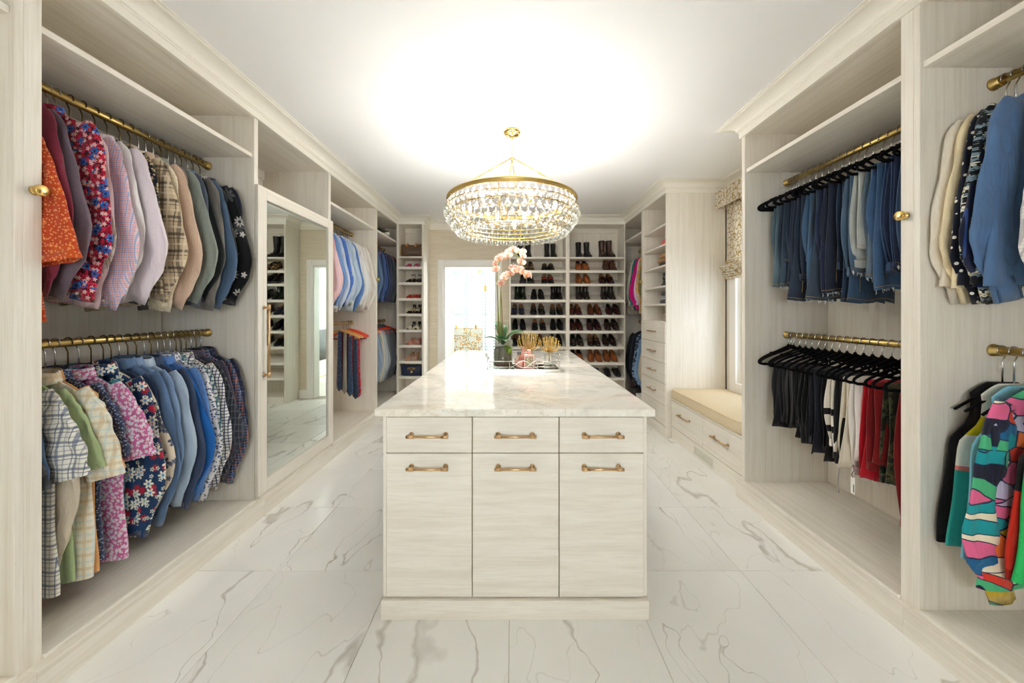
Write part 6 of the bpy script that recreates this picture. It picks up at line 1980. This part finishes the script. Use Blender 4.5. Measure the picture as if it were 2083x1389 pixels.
for a in range(7): m.ell((.017 * cos(a * .9), -.059, .062 + .016 * sin(a * .9)), .006, .004, .006, 6, 4)
m.build('gold_medallion', GOLD, bb, True)
for xx in (-.10, -.065, .075, .11):
    MB().tube([(xx + .009 * cos(2 * pi * j / 10), 0, .158 + .009 * sin(2 * pi * j / 10)) for j in range(10)], .003, 5, closed=True).build('strap_ring', GOLD, bb, True)

# ---------------- folded clothes in the drawer tower
def folded(cx, cy_, z, sx, sy, h, mat, label, name='folded_sweater', seed=0, rz=0, layers=2):
    t = thing(name, label, 'folded clothes', (cx, cy_, z), (0, 0, radians(rz)), 'folded clothes in the drawer tower')
    r = random.Random(seed)
    for q in range(layers):
        hh_ = h / layers; rows = []
        sxx = sx * (1 - .05 * q); off = r.uniform(-.008, .008)
        for i in range(9):
            a = pi * i / 8 - pi / 2
            k = 1 - .10 * (1 - cos(a))
            ring = []
            for j in range(32):
                b = 2 * pi * j / 32
                px_, py_ = sxx * sq(cos(b), .3) * k, sy * sq(sin(b), .3) * k
                zz = hh_ * (.5 + .5 * sin(a)) + q * hh_ * .98
                zz += (.006 * sin(9 * px_ / sx + seed) + .005 * sin(7 * py_ / sy + seed * 2)) * (i / 8) * (1 if q == layers - 1 else 0)
                ring.append((px_ + off, py_, zz))
            rows.append(ring)
        m = MB(); m.rings(rows, True, True, True); m.build('fabric_fold', mat, t, True)
    return t
S2, S3, S4, S5 = 2.0872, 1.8602, 1.6342, 1.4367
folded(1.90, 4.04, S2, .17, .16, .085, F('coral knit', (214, 108, 108), (194, 90, 92), 200), 'coral pink knit folded on the second tower shelf', seed=3)
folded(1.79, 3.90, S2, .09, .055, .055, F('white tulle', (232, 226, 222)), 'small white folded piece beside the coral knit', seed=4)
folded(1.90, 4.05, S3, .18, .17, .055, F('dark brown knit', (62, 44, 38), (46, 32, 28)), 'dark brown knit at the bottom of the third shelf pile', seed=5, layers=1)
folded(1.90, 4.07, S3 + .056, .19, .18, .055, F('camel cashmere', (176, 134, 90), (158, 116, 74)), 'camel sweater in the middle of the third shelf pile', seed=6)
folded(1.91, 4.06, S3 + .113, .18, .17, .05, F('light camel cashmere', (190, 150, 106), (172, 130, 88)), 'light camel sweater on top of the third shelf pile', seed=7, rz=3)
zeb = blotch('black and white zebra print', [(0, (20, 20, 22)), (.54, (214, 212, 206)), (.6, (20, 20, 22))], 9, 2, 1.2)
folded(1.90, 4.03, S4, .16, .15, .075, blotch('black print with blue and orange', [(0, (22, 24, 28)), (.6, (36, 90, 170)), (.65, (22, 24, 28)), (.72, (220, 150, 40))], 8, 2), 'black patterned top at the bottom of the fourth shelf pile', seed=8)
folded(1.90, 4.02, S4 + .076, .155, .145, .085, zeb, 'zebra print top on the fourth shelf pile', seed=9)
folded(1.90, 4.05, S5, .17, .16, .045, F('charcoal knit', (86, 88, 90), (70, 72, 74)), 'charcoal knit at the bottom of the fifth shelf pile', seed=10, layers=1)
folded(1.90, 4.04, S5 + .046, .16, .15, .045, F('light grey marl', (176, 176, 178), (150, 150, 154), 300), 'light grey marl knit in the fifth shelf pile', seed=11)
folded(1.90, 4.04, S5 + .092, .165, .15, .05, blotch('grey fair isle', [(0, (92, 96, 100)), (.5, (60, 66, 76)), (.62, (170, 160, 130))], 34, 2), 'grey patterned knit on top of the fifth shelf pile', seed=12)
folded(1.86, 3.99, 1.2402, .14, .12, .09, F('mauve mohair', (176, 156, 146), (158, 138, 128), 150), 'mauve mohair knit above the drawers', seed=13)

# ---------------- items on the left corner top shelf
snk = one_shoe('chunky', -1.80, 4.86, 2.3795, radians(75), 'dark sneaker with pale sole on the left corner top shelf', leather('dark green sneaker mesh', (52, 58, 54), None, .7), plain('pale rubber sole', (206, 204, 196), .6), LINB, [('laces', IVW)], 0, 'things on the left corner top shelf', 'sneaker')
pch = thing('fabric_pouch', 'dark red drawstring pouch behind the sneaker on the corner shelf', 'pouch', (-1.86, 5.08, 2.379))
m = MB(); m.lathe([(.001, 0), (.075, .0), (.095, .03), (.09, .07), (.05, .11), (.028, .122), (.04, .145), (.044, .15)], (0, 0, 0), 22); m.build('pouch_body', F('maroon cloth', (120, 44, 44), (96, 32, 34)), pch, True)
MB().tube([(.031 * cos(2 * pi * j / 16), .031 * sin(2 * pi * j / 16), .122) for j in range(16)], .004, 6, closed=True).build('drawstring', IVW, pch, True)

# ---------------- floor of the right corner bay
t = NT('brown fur'); v = t.coord((1, 1, 1)); n = t.noise(v, 120, 3); FUR = t.set(t.ramp(n, [(.3, (58, 44, 42)), (.7, (120, 98, 94))]), .95); t.bump(n, 1, .02)
pm = MB(); r = random.Random(3)
for i in range(700):
    a, b = r.uniform(0, 2 * pi), math.acos(r.uniform(-1, 1))
    d = Vector((sin(b) * cos(a), sin(b) * sin(a), cos(b)))
    q = d.orthogonal().normalized() * .004
    q2 = d.cross(q)
    p0, p1 = d * .030, d * (.052 + r.uniform(0, .012)) + Vector((0, 0, -.006))
    pm.add([tuple(p0 + q), tuple(p0 - q * .5 + q2), tuple(p0 - q * .5 - q2), tuple(p1)], [(0, 1, 3), (1, 2, 3), (2, 0, 3)])
pp = thing('pompom', 'brown fur pompom hanging at the bottom of the right corner bay', 'pompom', (1.715, 5.05, .335))
o = pm.build('fur_tufts', FUR, pp); o['kind'] = 'stuff'
MB().ell((0, 0, 0), .038, .038, .038, 12, 8).build('core', FUR, pp, True)
MB().tube([(0, 0, .03), (.01, 0, .10), (.03, .0, .18)], .002, 5).build('cord', LINB, pp)
bk = thing('tote_bag', 'black leather bag standing on the right corner platform', 'bag', (1.83, 5.02, PZ))
m = MB(); m.box(-.12, .12, -.10, .10, 0, .16, .02); m.build('bag_body', LMAT, bk)
for yy in (-.06, .06): MB().tube(catmull([(-.07, yy, .155), (-.05, yy, .21), (.05, yy, .21), (.07, yy, .155)], 4), .005, 6).build('handle', LMAT, bk, True)
bx_ = thing('shoe_box', 'white cardboard box on the right corner platform', 'box', (1.80, 4.78, PZ))
m = MB(); m.box(-.10, .10, -.09, .09, 0, .085, .002); m.build('box_body', plain('white cardboard', (226, 224, 218), .7), bx_)
m = MB(); m.box(-.104, .104, -.094, .094, .085, .11, .002); m.build('lid', plain('white cardboard', (226, 224, 218), .7), bx_)
